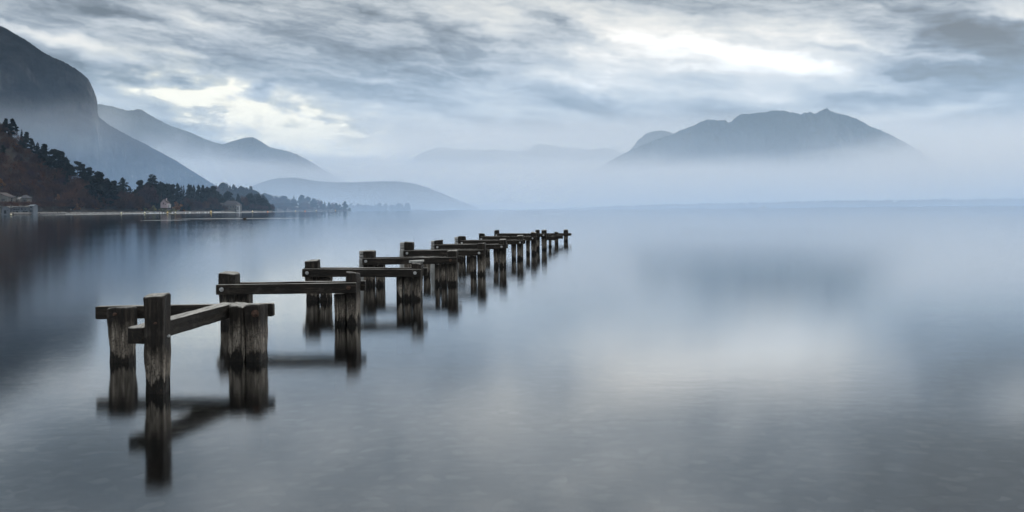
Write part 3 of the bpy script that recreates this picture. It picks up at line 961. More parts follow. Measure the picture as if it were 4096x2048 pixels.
for (k, x, yt, dD, ws, lab) in [
    ('pine', 457, 722, 60, 1.0, 'dark pine left of the layered cedar at the hill foot'),
    ('cedar', 491, 707, 60, .95, 'layered cedar with drooping tiers at the foot of the hill'),
    ('spire', 521, 741, 50, 1.3, 'small dark cypress spike right of the layered cedar'),
    ('pine', 562, 720, 70, 1.0, 'bushy pine just left of the giant sequoia'),
    ('pine', 586, 735, 80, .8, 'shaded pine hugging the left side of the sequoia'),
    ('sequoia', 610, 694, 60, 1.25, 'giant dark sequoia towering over the left shore'),
    ('broad', 646, 731, 95, .75, 'rounded grey green tree at the right flank of the sequoia'),
    ('conifer', 669, 729, 90, .8, 'left of the twin pointed conifers behind the pink house'),
    ('conifer', 677, 730, 96, .7, 'right of the twin pointed conifers behind the pink house'),
    ('pine', 690, 737, 100, 1.1, 'blunt topped conifer right of the twin pointed ones'),
    ('conifer', 711, 729, 90, 1.0, 'broad conical conifer with a rusty tip behind the orange shrub'),
    ('spire', 726, 737, 120, 1.1, 'thin pale spire tree, left one of a pair'),
    ('spire', 735, 739, 124, 1.1, 'thin pale spire tree, right one of a pair'),
    ('conifer', 756, 733, 70, 1.0, 'tall dark conifer at the left of a stepped trio'),
    ('conifer', 764, 735, 80, .8, 'middle conifer of the stepped trio'),
    ('conifer', 776, 738, 76, .8, 'slim lower conifer at the right of the stepped trio'),
    ('conifer', 795, 736, 70, 1.0, 'dark conifer, left of two matching steep cones'),
    ('conifer', 812, 737, 70, 1.0, 'dark conifer, right of two matching steep cones'),
    ('broad', 832, 751, 60, .8, 'squat dark evergreen between the steep cones and the tall ragged pine'),
    ('pine', 853, 745, 60, 1.4, 'tall ragged evergreen leaning right before the villa'),
    ('broad', 868, 768, 70, .8, 'dim evergreen sloping down toward the villa roof'),
    ('broad', 913, 767, 75, .95, 'dome shaped dark pine rising behind the villa roof'),
    ('conifer', 953, 772, 60, 1.1, 'single dark cone tree right of the villa'),
    ('bare', 973, 783, 55, .8, 'pale leafless tree between the cone tree and the evergreen clump'),
    ('dense', 995, 772, 50, 1.0, 'leftmost tall tree of the dark evergreen clump on the point'),
    ('conifer', 1006, 769, 45, 1.3, 'highest peak of the dark evergreen clump on the point'),
    ('dense', 1024, 774, 40, 1.0, 'middle tree of the dark evergreen clump on the point'),
    ('conifer', 1036, 773, 35, 1.3, 'pointed tree just right of the middle of the evergreen clump'),
    ('dense', 1049, 776, 28, 1.0, 'right hand high tree of the dark evergreen clump'),
    ('dense', 1064, 793, 20, .9, 'shoulder tree where the evergreen clump begins to slope down'),
    ('dense', 1076, 812, 10, .9, 'low tree at the tip of the evergreen clump')]:
    tree(k, x, yt, 0, 0, lab, GC, ws, base=on_shore(x, shore_d(x) + dD, 1.2))
# leafless trees by the water
for (k, x, yt, dD, ws, lab) in [
    ('bare', 285, 770, 40, 1.0, 'bare brown tree at the right end of the plane tree row'),
    ('bare', 318, 757, 36, 1.1, 'tall bare tree with a thick dark trunk right of the white sign'),
    ('bare', 352, 752, 45, 1.1, 'wide bare tree, second from the thick trunked one'),
    ('bare', 384, 757, 40, 1.0, 'bare tree with a rounded crown below the ragged pine'),
    ('bare', 412, 762, 40, 1.0, 'grey brown bare tree in the middle of the bare row'),
    ('bare', 440, 768, 34, 1.0, 'bare tree overhanging the bright gap by the shore'),
    ('bare', 468, 764, 34, 1.0, 'bare tree in front of the dark pine at the hill foot'),
    ('bare', 494, 762, 30, 1.0, 'bare tree in front of the layered cedar'),
    ('bare', 524, 772, 30, 1.0, 'bare tree in front of the cypress spike'),
    ('bare', 550, 778, 34, .9, 'bare tree left of the purple crowned one'),
    ('bare_purple', 594, 738, 40, 1.0, 'large purple brown tree in front of the sequoia'),
    ('bare', 750, 790, 40, 1.0, 'reddish bare tree below the thin spire pair'),
    ('bare_purple', 788, 800, 36, 1.3, 'low violet grey bare tree before the steep cones'),
    ('bare', 850, 787, 30, 1.0, 'brown oval bare tree left of the villa'),
    ('bare', 822, 806, 30, 1.0, 'small bare tree left of the brown oval one'),
    ('bare', 897, 823, 18, 1.5, 'clipped olive brown tree in front of the villa, left one'),
    ('bare', 918, 823, 18, 1.5, 'clipped brown tree in front of the villa, right one'),
    ('bare_purple', 1040, 820, 8, 1.8, 'low purple hedge like tree below the evergreen clump'),
    ('bare_purple', 1062, 822, 6, 1.6, 'low purple tree near the tip of the point'),
    ('rust_shrub', 704, 808, 30, 1.0, 'small bright orange tree right of the pink house'),
    ('rust_shrub', 722, 818, 34, 1.4, 'dull red shrub beside the bright orange tree'),
    ('shrub', 615, 823, 20, 1.1, 'yellow green round shrub left of the pink house'),
    ('shrub', 582, 832, 20, 1.6, 'dark green hedge shrub under the purple tree'),
    ('shrub', 655, 829, 12, 2.4, 'green hedge in front of the pink house'),
    ('shrub', 695, 834, 10, 2.2, 'dark low hedge below the bright orange tree')]:
    tree(k, x, yt, 0, 0, lab, 'leafless trees and shrubs along the left shore', ws, base=on_shore(x, shore_d(x) + dD, 1.0))
# pollarded planes along the promenade
for i, x in enumerate([5, 43, 80, 114, 136, 157, 178, 200, 220, 240, 262]):
    tree('plane', x, 803 + i * .4, 0, 0, ['pollarded plane tree in front of the white hut', 'pollarded plane tree in front of the gap beside the white hut', 'pollarded plane tree in front of the long boathouse', 'pollarded plane tree at the right end of the boathouse'][i] if i < 4 else 'pollarded brown plane tree in the row right of the boathouse',
         'pollarded plane trees along the promenade', 1.0, base=on_shore(x, shore_d(x) + 6, 2.3))
# misty trees further along the bay
for (k, x, yt, ws, lab) in [
    ('bare', 879, 741, 1.0, 'misty bare tree at the foot of the cliff mountain slope'), ('broad', 896, 737, 1.0, 'misty rounded tree left of the misty pointed pair'),
    ('conifer', 921, 740, .9, 'smaller of the misty pointed conifers'), ('conifer', 936, 735, 1.2, 'misty conifer with a thin spike on top'), ('broad', 949, 757, 1.0, 'low misty tree right of the spiked conifer'),
    ('broad', 968, 748, .9, 'misty block shaped tree'), ('broad', 986, 755, .7, 'small misty round topped tree beside the tall misty cone'), ('conifer', 1004, 741, 1.1, 'tall misty cone tree above the evergreen clump'),
    ('broad', 1019, 763, 1.0, 'misty tree right of the tall misty cone'), ('conifer', 1037, 768, 1.0, 'misty pointed tree above the right end of the evergreen clump')]:
    tree(k, x, yt, 0, 0, lab, GM, ws, base=on_shore(x, 1850, 2))
# the far promontory
for (k, x, yt, dD, ws, lab) in [
    ('broad', 1060, 776, 200, 1.0, 'faint tree just above the tip of the evergreen clump'), ('broad', 1078, 780, 190, 1.0, 'faint bushy tree right of the tip of the evergreen clump'), ('bare', 1094, 781, 180, 1.0, 'faint bare tree at the left of the far promontory'),
    ('conifer', 1104, 782, 180, 1.0, 'first pointed conifer of the far promontory'), ('bare', 1118, 787, 150, 1.0, 'pale bare tree right of the first far conifer'), ('broad', 1130, 786, 160, .9, 'rounded tree left of a dark short one on the far promontory'),
    ('broad', 1142, 787, 150, .9, 'faint round tree beside a short dark conifer'), ('conifer', 1154, 794, 120, 1.3, 'short dark conifer on the far promontory'), ('bare', 1165, 795, 130, 1.0, 'reddish bare tree left of the thin far spire'),
    ('spire', 1176, 779, 150, 1.3, 'thin tall spire on the far promontory'), ('conifer', 1172, 793, 110, 1.2, 'dark conifer in front of the thin far spire'), ('conifer', 1183, 797, 100, 1.2, 'dark conifer right of the thin far spire'),
    ('broad', 1209, 783, 120, 1.0, 'broad flat topped cedar, biggest tree of the far promontory'), ('broad', 1233, 788, 115, .9, 'right hand half of the biggest far crown'), ('bare', 1222, 800, 90, 1.0, 'bare tree under the biggest far crown'),
    ('broad', 1255, 796, 100, .9, 'rounded tree right of the biggest far crown'), ('bare', 1271, 797, 95, 1.0, 'grey rounded bare tree in the middle of the far promontory'), ('broad', 1286, 805, 85, .8, 'sloping tree past the middle of the far promontory'),
    ('conifer', 1299, 806, 80, 1.0, 'small cone tree right of the sloping far tree'), ('conifer', 1316, 806, 75, 1.2, 'sharper cone tree toward the right of the far promontory'), ('bare', 1330, 811, 70, 1.0, 'small bare tree right of the sharper far cone'),
    ('broad', 1345, 813, 60, .9, 'low far tree left of the round end tree'), ('broad', 1360, 818, 55, .9, 'lower far tree next to the round end tree'), ('broad', 1380, 806, 45, .85, 'large round tree near the end of the far promontory'),
    ('shrub', 1397, 831, 30, 1.0, 'round bush at the very end of the far promontory')]:
    tree(k, x, yt, 0, 0, lab, GF, ws, base=on_shore(x, prom_d(x) + dD, 2))

# woods that read as one mass
def mass(name, items, mats, label, seed):
    """items: (kind, foot, height, widthscale, material index)"""
    V, Fc, Mi = [], [], []
    for i, (kind, foot, h, ws, mi) in enumerate(items):
        cr, tk = proto(kind, i % 3)
        an = i * 1.7
        ca, sa = math.cos(an), math.sin(an)
        co = np.empty(len(cr.data.vertices) * 3)
        cr.data.vertices.foreach_get('co', co)
        co = co.reshape(-1, 3)
        nf = len(co) // 4
        step = 2 if nf > 500 else 1
        q = np.stack([co[:, 0] * ca - co[:, 1] * sa, co[:, 0] * sa + co[:, 1] * ca, co[:, 2]], 1) * np.array([h * ws, h * ws, h]) + np.array(foot)
        q = q[:nf * 4].reshape(-1, 4, 3)[::step]
        b = len(V)
        V += q.reshape(-1, 3).tolist()
        Fc += [(b + 4 * k, b + 4 * k + 1, b + 4 * k + 2, b + 4 * k + 3) for k in range(len(q))]
        Mi += [mi] * len(q)
    o = mesh_obj(name, V, Fc, mats)
    o.data.polygons.foreach_set('material_index', Mi)
    tag(o, label, kind='stuff')
    return o
rng = np.random.default_rng(5)
items = []
while len(items) < 430:
    x = rng.uniform(-180, 560)
    yr = float(np.interp(x, [q[0] for q in PH], [q[1] for q in PH]))
    y = yr + (848 - yr) * rng.random()
    p_ = hit(bvhH, x, y)
    if p_ is None or (x < 140 and y > 806):
        continue
    r_ = rng.random()
    kind, mi = ('bare', 0) if r_ < .72 else (('bare_purple', 1) if r_ < .86 else (('pine', 2) if r_ < .96 else ('rust_shrub', 3)))
    items.append((kind, p_ - Vector((0, 0, .5)), rng.uniform(9, 15) if mi < 3 else rng.uniform(6, 9), rng.uniform(.8, 1.2), mi))
mass('hillside_wood', items, [M_bare, M_purple, M_pine, M_rusty], 'brown leafless wood covering the left hillside', 1)
items = []
for i in range(170):
    x = rng.uniform(560, 1090)
    p_ = on_shore(x, shore_d(x) + rng.uniform(25, 100), 1)
    mi = int(rng.integers(0, 3))
    items.append((('bare', 'bare_purple', 'broad')[mi], p_, rng.uniform(7, 14), 1.0, (0, 1, 2)[mi]))
mass('shore_wood', items, [M_bare, M_purple, M_conifer], 'dim undergrowth of bare trees filling the left shore', 2)
items = []
for i in range(90):
    x = rng.uniform(1080, 1400)
    p_ = on_shore(x, prom_d(x) + rng.uniform(5, 90), 1)
    mi = int(rng.integers(0, 3))
    items.append((('bare', 'bare_purple', 'broad')[mi], p_, rng.uniform(7, 13) * (1 if x < 1340 else .6), 1.1, (0, 1, 2)[mi]))
mass('promontory_wood', items, [M_bare, M_purple, M_conifer], 'hazy mixed wood along the far promontory', 3)
items = []
for i in range(800):
    x = rng.uniform(2280, 4300)
    D = 4280 + rng.uniform(0, 160)
    h = float(np.interp(x, [2280, 2700, 3400, 4200], [6, 19, 28, 35])) * rng.uniform(.65, 1.1)
    mi = int(rng.integers(0, 3))
    items.append((('broad', 'conifer', 'bare')[mi] if h < 30 or mi else 'conifer', on_shore(x, D, 1), h, 1.7 if mi != 1 else 1.2, (0, 0, 1)[mi]))
for i in range(60):
    x = rng.uniform(1395, 1640)
    items.append((('broad', 'conifer')[i % 2], on_shore(x, 3600 + rng.uniform(0, 60), 1), rng.uniform(14, 30), 1.1, 0))
mass('far_shore_wood', items, [M_conifer, M_bare], 'thin hazy line of woods on the far shore', 4)
mb = MB()
for xa, xb, D in ((2200, 4400, 4260), (1380, 1700, 3580)):
    a, b = on_shore(xa, D), on_shore(xb, D)
    mb.box(a.x, b.x, D, D + 260, -3, 2.0)
tag(mb.obj('far_shore', M_ground), 'low flat far shore under the hazy woods', kind='structure')

# ------------------------------------------------------------------ buildings
M_white = plain('white_render', (.36, .36, .37), .9, .12, .6)
M_cream = plain('cream_render', (.13, .127, .12), .9, .12, .6)
M_pink = plain('pink_render', (.42, .34, .36), .9, .1, .6)
M_bluew = plain('pale_blue_boards', (.14, .16, .185), .8, .2, 1.5)
M_roof = plain('slate_roof', (.042, .040, .046), .8, .25, .8)
M_brownroof = plain('brown_tile_roof', (.05, .038, .035), .85, .25, .8)
M_dark = plain('dark_opening', (.02, .022, .026), .5, .3, .8)
M_stone = plain('pale_stone', (.15, .145, .14), .95, .5, .9)
M_grey = plain('grey_stone', (.14, .135, .13), .95, .5, .7)
def house(x0, x1, ytop, yeave, ybase, D, label, wall, roof, depth=9.0, ridge='x', wins=(), chimney=False, door=None, z0=None, name='house', overhang=.5, group=None):
    a, b = W(x0, ybase, D), W(x1, ybase, D)
    zb = a.z if z0 is None else z0
    ze, zt = W(x0, yeave, D).z, W(x0, ytop, D).z
    wd_ = b.x - a.x
    root = empty(name, ((a.x + b.x) / 2, D + depth / 2, zb))
    tag(root, label, 'house', group)
    hw, hd, he, ht = wd_ / 2, depth / 2, ze - zb, zt - zb
    mb = MB()
    mb.box(-hw, hw, -hd, hd, -1.6, he)
    ov = overhang
    if ridge == 'y':
        mb.add([(-hw, -hd, he), (hw, -hd, he), (0, -hd, ht - .15), (-hw, hd, he), (hw, hd, he), (0, hd, ht - .15)], [(0, 1, 2), (4, 3, 5)])
    elif ridge == 'x':
        mb.add([(-hw, -hd, he), (-hw, hd, he), (-hw, 0, ht - .15), (hw, -hd, he), (hw, hd, he), (hw, 0, ht - .15)], [(1, 0, 2), (3, 4, 5)])
    mb.obj('wall', wall, root)
    rb = MB()
    th = .22
    def slab(p):
        q = [(v[0], v[1], v[2] + th) for v in p]
        n = len(p)
        rb.add(p + q, [tuple(range(n))[::-1], tuple(range(n, 2 * n))] + [(i, (i + 1) % n, n + (i + 1) % n, n + i) for i in range(n)])
    if ridge == 'y':
        for s in (-1, 1):
            slab([(s * (hw + ov), -hd - ov, he - .3), (s * (hw + ov), hd + ov, he - .3), (0, hd + ov, ht), (0, -hd - ov, ht)])
    elif ridge == 'x':
        for s in (-1, 1):
            slab([(-hw - ov, s * (hd + ov), he - .3), (hw + ov, s * (hd + ov), he - .3), (hw + ov, 0, ht), (-hw - ov, 0, ht)])
    else:
        r_ = max(.2, hw - hd)
        slab([(-hw - ov, -hd - ov, he), (hw + ov, -hd - ov, he), (r_, 0, ht), (-r_, 0, ht)])
        slab([(-hw - ov, hd + ov, he), (hw + ov, hd + ov, he), (r_, 0, ht), (-r_, 0, ht)])
        slab([(-hw - ov, -hd - ov, he), (-hw - ov, hd + ov, he), (-r_, 0, ht)])
        slab([(hw + ov, -hd - ov, he), (hw + ov, hd + ov, he), (r_, 0, ht)])
    ro = rb.obj('roof', roof, root)
    if chimney:
        c = MB()
        c.box(hw * .35, hw * .35 + .9, -.45, .45, ht - 1.6, ht + 1.3)
        c.obj('chimney', wall, ro)
    for (u, zf, ww, hh) in wins:
        cx_ = -hw + u * wd_
        f = MB()
        f.box(cx_ - ww / 2, cx_ + ww / 2, -hd - .06, -hd + .02, he * zf - hh / 2, he * zf + hh / 2)
        wo_ = f.obj('window', M_dark, root)
        s_ = MB()
        s_.box(cx_ - ww / 2 - .1, cx_ + ww / 2 + .1, -hd - .16, -hd - .003, he * zf - hh / 2 - .14, he * zf - hh / 2 - .003)
        s_.obj('sill', M_white, wo_)
    if door:
        u, ww, hh = door
        cx_ = -hw + u * wd_
        f = MB()
        f.box(cx_ - ww / 2, cx_ + ww / 2, -hd - .07, -hd + .02, 0, hh)
        f.obj('door', M_dark, root)
    return root
# promenade bank and the stone embankment
sd_ = lambda x: shore_d(x)
house(-40, 30, 771, 787, 834, 800, 'large grey gabled house at the left edge above the boathouses', M_cream, M_brownroof, 12, 'y', [(.70, .80, 1.1, 1.8), (.80, .80, 1.1, 1.8), (.66, .55, 1.6, 1.4), (.80, .55, 1.6, 1.4), (.93, .55, 1.2, 1.4), (.80, .3, 1.8, 1.4)], z0=2.0)
house(30, 50, 786, 792, 830, 806, 'low wing with small square windows beside the gabled house', M_cream, M_roof, 10, 'x', [(.2, .82, 1.0, 1.6), (.55, .82, 1.0, 1.6), (.85, .82, 1.0, 1.6)], z0=2.0)
house(52, 76, 789, 797, 830, 812, 'small house with a pale roof between the wing and the pavilion', M_cream, M_stone, 8, 'x', [(.3, .85, 1.0, 1.0), (.7, .85, 1.0, 1.0)], z0=2.0)
house(78, 107, 779, 793, 828, 818, 'pavilion with a dark pyramid roof above the boathouses', M_grey, M_roof, 9, 'hip', [(.3, .85, 1.6, 1.2), (.75, .85, 1.6, 1.2)], z0=2.0)
house(6, 41, 825, 832, 850, 788, 'white wooden hut with a dark doorway beside the promenade', M_bluew, M_stone, 6, 'y', [(.72, .5, .7, .9)], door=(.42, 2.1, 3.1), z0=1.2, name='boathouse')
house(46, 80, 822, 828, 849, 792, 'long white boathouse with dark windows in the middle of the promenade', M_bluew, M_stone, 7, 'x', [(.35, .62, 1.4, 1.0), (.6, .62, 1.4, 1.0), (.85, .62, 1.4, 1.0), (.3, .25, .8, 1.2)], door=(.66, 1.8, 2.4), z0=1.2, name='boathouse')
house(82, 114, 822, 828, 849, 794, 'white boathouse with two dark doors right of the long one', M_bluew, M_stone, 7, 'x', [(.2, .65, 1.6, 1.0), (.6, .65, 1.6, 1.0), (.75, .3, 2.2, 1.4)], door=(.42, 2.0, 2.6), z0=1.2, name='boathouse')
house(116, 134, 819, 823, 848, 796, 'tall slatted white boathouse at the right end of the promenade row', M_bluew, M_bluew, 7, 'x', [(.3, .3, .5, 2.0), (.5, .3, .5, 2.0), (.7, .3, .5, 2.0), (.5, .75, 1.4, 1.0)], z0=1.2, name='boathouse')
house(642, 667, 797, 812, 826, 1052, 'small pink gabled house beneath the sequoia', M_pink, M_brownroof, 9, 'y', [(.45, .85, 1.0, 2.2), (.75, .6, .8, 1.2)], chimney=True)
house(667, 676, 816, 819, 826, 1056, 'flat white annex right of the pink house', M_white, M_white, 6, 'x')
house(884, 955, 803, 821, 842, 1285, 'cream lakeside villa with a big dark hipped roof', M_cream, M_roof, 14, 'hip', [(.1, .7, 1.2, 2.2), (.25, .7, 1.2, 2.2), (.4, .7, 1.2, 2.2), (.55, .7, 1.2, 2.2), (.7, .7, 1.2, 2.2), (.85, .7, 1.2, 2.2), (.2, .25, 1.2, 2.2), (.5, .25, 1.2, 2.2), (.8, .25, 1.2, 2.2)], z0=2.0, name='villa')
house(877, 889, 812, 815, 838, 1278, 'square cream tower at the left end of the villa', M_cream, M_cream, 5, 'x', [(.5, .75, 1.6, 1.8)], z0=2.0, name='villa_tower')
house(946, 956, 820, 823, 842, 1276, 'white columned porch at the right end of the villa', M_white, M_cream, 4, 'x', [(.3, .5, .8, 4.5), (.7, .5, .8, 4.5)], z0=2.0, name='porch')
house(1182, 1192, 826, 828.5, 832, 2130, 'tiny white house among the trees of the far promontory', M_white, M_white, 8, 'x', z0=4)
house(1252, 1266, 829, 832, 836, 2190, 'low grey house right of the tiny white one on the far promontory', M_cream, M_roof, 8, 'x', z0=3)
for i, (x, y, ww, lab) in enumerate([(527, 708, 13, 'pale chalet, largest of the village houses on the misty slope'), (545, 714, 10, 'misty house right of the pale chalet'), (653, 712, 10, 'upper house of a misty pair on the slope above the pink house'), (654, 721, 10, 'lower house of a misty pair on the slope above the pink house'),
                                     (718, 717, 11, 'lone white house on the slope above the broad conifer'), (768, 706, 7, 'tiny pale house right of the lone white one'), (826, 738, 10, 'pale roofed house low on the slope above the steep cones'), (648, 678, 8, 'highest faint house on the misty slope'), (590, 700, 8, 'faint house left of the sequoia top'), (690, 728, 8, 'faint house above the twin conifers'), (783, 729, 7, 'faint house above the stepped conifers'), (742, 694, 7, 'faint house above the thin spires')]):
    p_ = hit(bvh1, x, y)
    if p_ is None:
        continue
    k = p_.y / F
    root = empty('house', p_ + Vector((0, 0, -1)))
    tag(root, lab, 'house', 'village houses on the misty slope')
    hw = ww * k / 2 * .6
    mb = MB()
    mb.box(-hw, hw, -hw * .8, hw * .8, -6, 4.5)
    mb.add([(-hw, -hw * .8, 4.5), (hw, -hw * .8, 4.5), (0, -hw * .8, 4.5 + hw * .5), (-hw, hw * .8, 4.5), (hw, hw * .8, 4.5), (0, hw * .8, 4.5 + hw * .5)], [(0, 1, 2), (4, 3, 5)])
    mb.obj('wall', M_cream, root)
    rb = MB()
    for s in (-1, 1):
        p4 = [(s * (hw + .8), -hw * .9, 4.2), (s * (hw + .8), hw * .9, 4.2), (0, hw * .9, 4.7 + hw * .5), (0, -hw * .9, 4.7 + hw * .5)]
        rb.add(p4 + [(a_, b_, c_ + .4) for a_, b_, c_ in p4], [(0, 1, 2, 3), (7, 6, 5, 4), (0, 3, 7, 4), (0, 4, 5, 1), (1, 5, 6, 2), (2, 6, 7, 3)])
    rb.obj('roof', M_roof if i % 2 else M_stone, root)

# stone embankment along the promenade
rng = np.random.default_rng(8)
V, Fc = [], []
xs = np.linspace(38, 262, 90)
for i, x in enumerate(xs):
    h = 2.3 + .3 * rng.random()
    for (off, z) in ((-9, -1), (-7.2 + rng.normal() * .4, .35 + rng.normal() * .1), (-6.0 + rng.normal() * .4, 1.2 + rng.normal() * .15), (-5.2, h), (44.0, h - .1)):
        V.append(on_shore(x, shore_d(x) + off, z))
    if i:
        Fc += [(5 * (i - 1) + k, 5 * i + k, 5 * i + k + 1, 5 * (i - 1) + k + 1) for k in range(4)]
m, t, out = material('embankment_stone')
g = t.node('ShaderNodeNewGeometry')
z = t.sep(g.outputs['Position'])[2]
n = t.noise(g.outputs['Position'], .9, 4, .7)
p = t.node('ShaderNodeBsdfDiffuse')
t.put(p.inputs[0], t.mix(t.maprange(t.m('ADD', z, t.m('MULTIPLY', n, 1.6)), 1.7, 2.2), t.ramp(n, [(.35, (.03, .03, .03)), (.7, (.13, .125, .12))]), (.19, .18, .17)))
t.l.new(p.outputs[0], out.inputs[0])
tag(mesh_obj('embankment', V, Fc, m), 'rough stone embankment with a pale top below the plane trees', 'embankment')
V, Fc = [], []
xs = np.linspace(262, 1088, 120)
for i, x in enumerate(xs):
    for (off, z) in ((-8, -1), (-5, .8 + rng.random() * .8), (3, 1.6 + rng.random() * .8), (12, 1.5)):
        V.append(on_shore(x, shore_d(x) + off, z))
    if i:
        Fc += [(4 * (i - 1) + k, 4 * i + k, 4 * i + k + 1, 4 * (i - 1) + k + 1) for k in range(3)]
tag(mesh_obj('shore', V, Fc, M_grey), 'low stony bank along the left shore', kind='structure')

# ------------------------------------------------------------------ small things by the shore
M_yellow = plain('yellow_buoy_paint', (.62, .46, .20), .5, .15, 3)
M_palebuoy = plain('pale_buoy_paint', (.72, .66, .48), .5, .15, 3)
M_orange = plain('orange_buoy_paint', (.62, .22, .07), .5, .15, 3)
M_boat = plain('white_hull', (.70, .72, .74), .35, .05, 2)
M_bcover = plain('blue_boat_cover', (.28, .34, .42), .7, .15, 2)
def buoy(x, ytop, ywater, col, label, D=None):
    D = D or min(water_depth(x, ywater), 2400)
    c = on_shore(x, D, 0)
    k = D / F
    h = (ywater - ytop) * k
    root = empty('buoy', c)
    tag(root, label, 'buoy', 'cone buoys off the left shore')
    r_ = h * .42
    mb = MB()
    mb.cyl((0, 0, -h * .2), (0, 0, h * .22), r_ * .8, r_, 12)
    mb.obj('float', M_dark if col is not M_orange else M_orange, root)
    q = MB()
    q.cyl((0, 0, h * .223), (0, 0, h * .85), r_ * .92, r_ * .22, 12)
    q.cyl((0, 0, h * .85), (0, 0, h), r_ * .22, r_ * .1, 8)
    q.obj('cone', col, root)
for (x, yt, yw, col, D, lab) in [
    (44, 852, 861, M_palebuoy, 640, 'pale cone buoy off the white hut at far left'), (485, 847, 857, M_palebuoy, 760, 'pale cone buoy off the layered cedar'),
    (579, 845, 855, M_palebuoy, 830, 'pale cone buoy left of the moored motorboats'), (670, 848, 859, M_yellow, 760, 'yellow cone buoy, nearest to the camera below the pink house'),
    (701, 844, 852, M_palebuoy, 950, 'small pale buoy under the bright orange tree'), (844, 842, 854, M_yellow, 860, 'tall yellow cone buoy below the brown oval tree'),
    (1010, 840.5, 850, M_palebuoy, 1150, 'pale cone buoy below the middle of the evergreen clump'), (1071, 840, 847, M_orange, 1330, 'orange buoy at the tip of the evergreen clump'),
    (1182, 840, 847, M_palebuoy, 1500, 'pale buoy at the left of the far promontory'), (1220, 839, 846, M_orange, 1500, 'orange buoy right of the pale one off the far promontory'),
    (1265, 839, 846, M_palebuoy, 1500, 'pale buoy off the middle of the far promontory'), (1342, 838, 844.5, M_yellow, 1650, 'yellow buoy toward the right of the far promontory'),
    (3043, 822.5, 827, M_orange, 2300, 'red buoy, lower of two alone on the open lake'), (3056, 819, 825.5, M_yellow, 2300, 'yellow buoy beside the red one on the open lake')]:
    buoy(x, yt, yw, col, lab, D)
for i, x in enumerate([633, 641, 645, 654, 689, 743, 757, 761, 789, 797, 820, 824, 833, 857]):
    D = shore_d(x) - 60
    root = empty('mooring_post', on_shore(x, D, 0))
    tag(root, 'short white mooring post standing in the bright water strip', 'mooring post', 'white mooring posts off the left shore')
    mb = MB()
    mb.cyl((0, 0, -1), (0, 0, 1.0), .38, .34, 8)
    mb.obj('shaft', M_boat, root)
    mb = MB()
    mb.cyl((0, 0, 1.003), (0, 0, 1.35), .42, .2, 8)
    mb.obj('cap', M_boat, root)
def motorboat(x, D, L, label, cover):
    root = empty('motorboat', on_shore(x, D, 0), R(8))
    tag(root, label, 'boat', 'moored motorboats')
    V, Fc = [], []
    N = 10
    for i in range(N + 1):
        u = i / N
        wv = .9 * (1 - max(0, (u - .55) / .45) ** 2) * (.85 + .15 * min(1, u * 4)) + .01
        z1 = .75 + .35 * u * u
        for s, zz, k in ((-1, z1, 1), (-1, .05, .75), (0, -.25, 1), (1, .05, .75), (1, z1, 1)):
            V.append(((u - .5) * L, s * wv * k, zz))
        if i:
            Fc += [(5 * (i - 1) + k, 5 * i + k, 5 * i + k + 1, 5 * (i - 1) + k + 1) for k in range(4)]
            Fc.append((5 * (i - 1) + 4, 5 * i + 4, 5 * i, 5 * (i - 1)))
    Fc += [(0, 1, 2, 3, 4), tuple(5 * N + k for k in (4, 3, 2, 1, 0))]
    mesh_obj('hull', V, Fc, M_boat, root)
    mb = MB()
    h = 1.5 if cover else 1.15
    mb.add([(-L * .3, -.7, .86), (L * .15, -.7, .9), (L * .15, .7, .9), (-L * .3, .7, .86), (-L * .22, -.5, h), (L * .04, -.5, h), (L * .04, .5, h), (-L * .22, .5, h)],
           [(4, 5, 6, 7), (0, 1, 5, 4), (1, 2, 6, 5), (2, 3, 7, 6), (3, 0, 4, 7), (0, 3, 2, 1)])
    mb.obj('cover' if cover else 'cabin', M_bcover if cover else M_boat, root)
motorboat(602, 985, 4.5, 'open white motorboat moored left of the covered one', False)
motorboat(622, 990, 6.5, 'white motorboat under a blue grey cover near the yellow green shrub', True)
# white jetty blocks, sign, lamp
root = empty('jetty', on_shore(871, shore_d(871) - 14, 0))
tag(root, 'low white floating jetty below the brown oval tree', 'jetty')
mb = MB(); mb.box(-3.4, 3.4, -1, 1, .25, .75); mb.obj('deck', M_boat, root)
for s in (-2.4, 2.4):
    mb = MB(); mb.cyl((s, 0, -.5), (s, 0, .247), .7, .7, 8); mb.obj('float', M_dark, root)
root = empty('sign', on_shore(284, shore_d(284) + 6, 2.2))
tag(root, 'small white sign on a thin post near the end of the embankment', 'sign')
mb = MB(); mb.cyl((0, 0, -.5), (0, 0, 2.4), .07, .06, 6); mb.obj('post', M_grey, root)
mb = MB(); mb.box(-.45, .45, -.1, -.065, 2.0, 3.1); mb.obj('panel', M_white, root)
root = empty('street_lamp', on_shore(213, shore_d(213) + 9, 2.2))
tag(root, 'slim street lamp with a single arm above the plane trees', 'street lamp')
mb = MB(); mb.cyl((0, 0, -.5), (0, 0, 11.5), .12, .07, 6); mb.obj('pole', M_grey, root)
mb = MB(); mb.cyl((0, 0, 11.4), (2.0, -.3, 12.4), .06, .05, 6); mb.obj('arm', M_grey, root)
mb = MB(); mb.cyl((2.0, -.3, 12.4), (2.8, -.4, 12.5), .18, .12, 6); mb.obj('lamp_head', M_white, root)
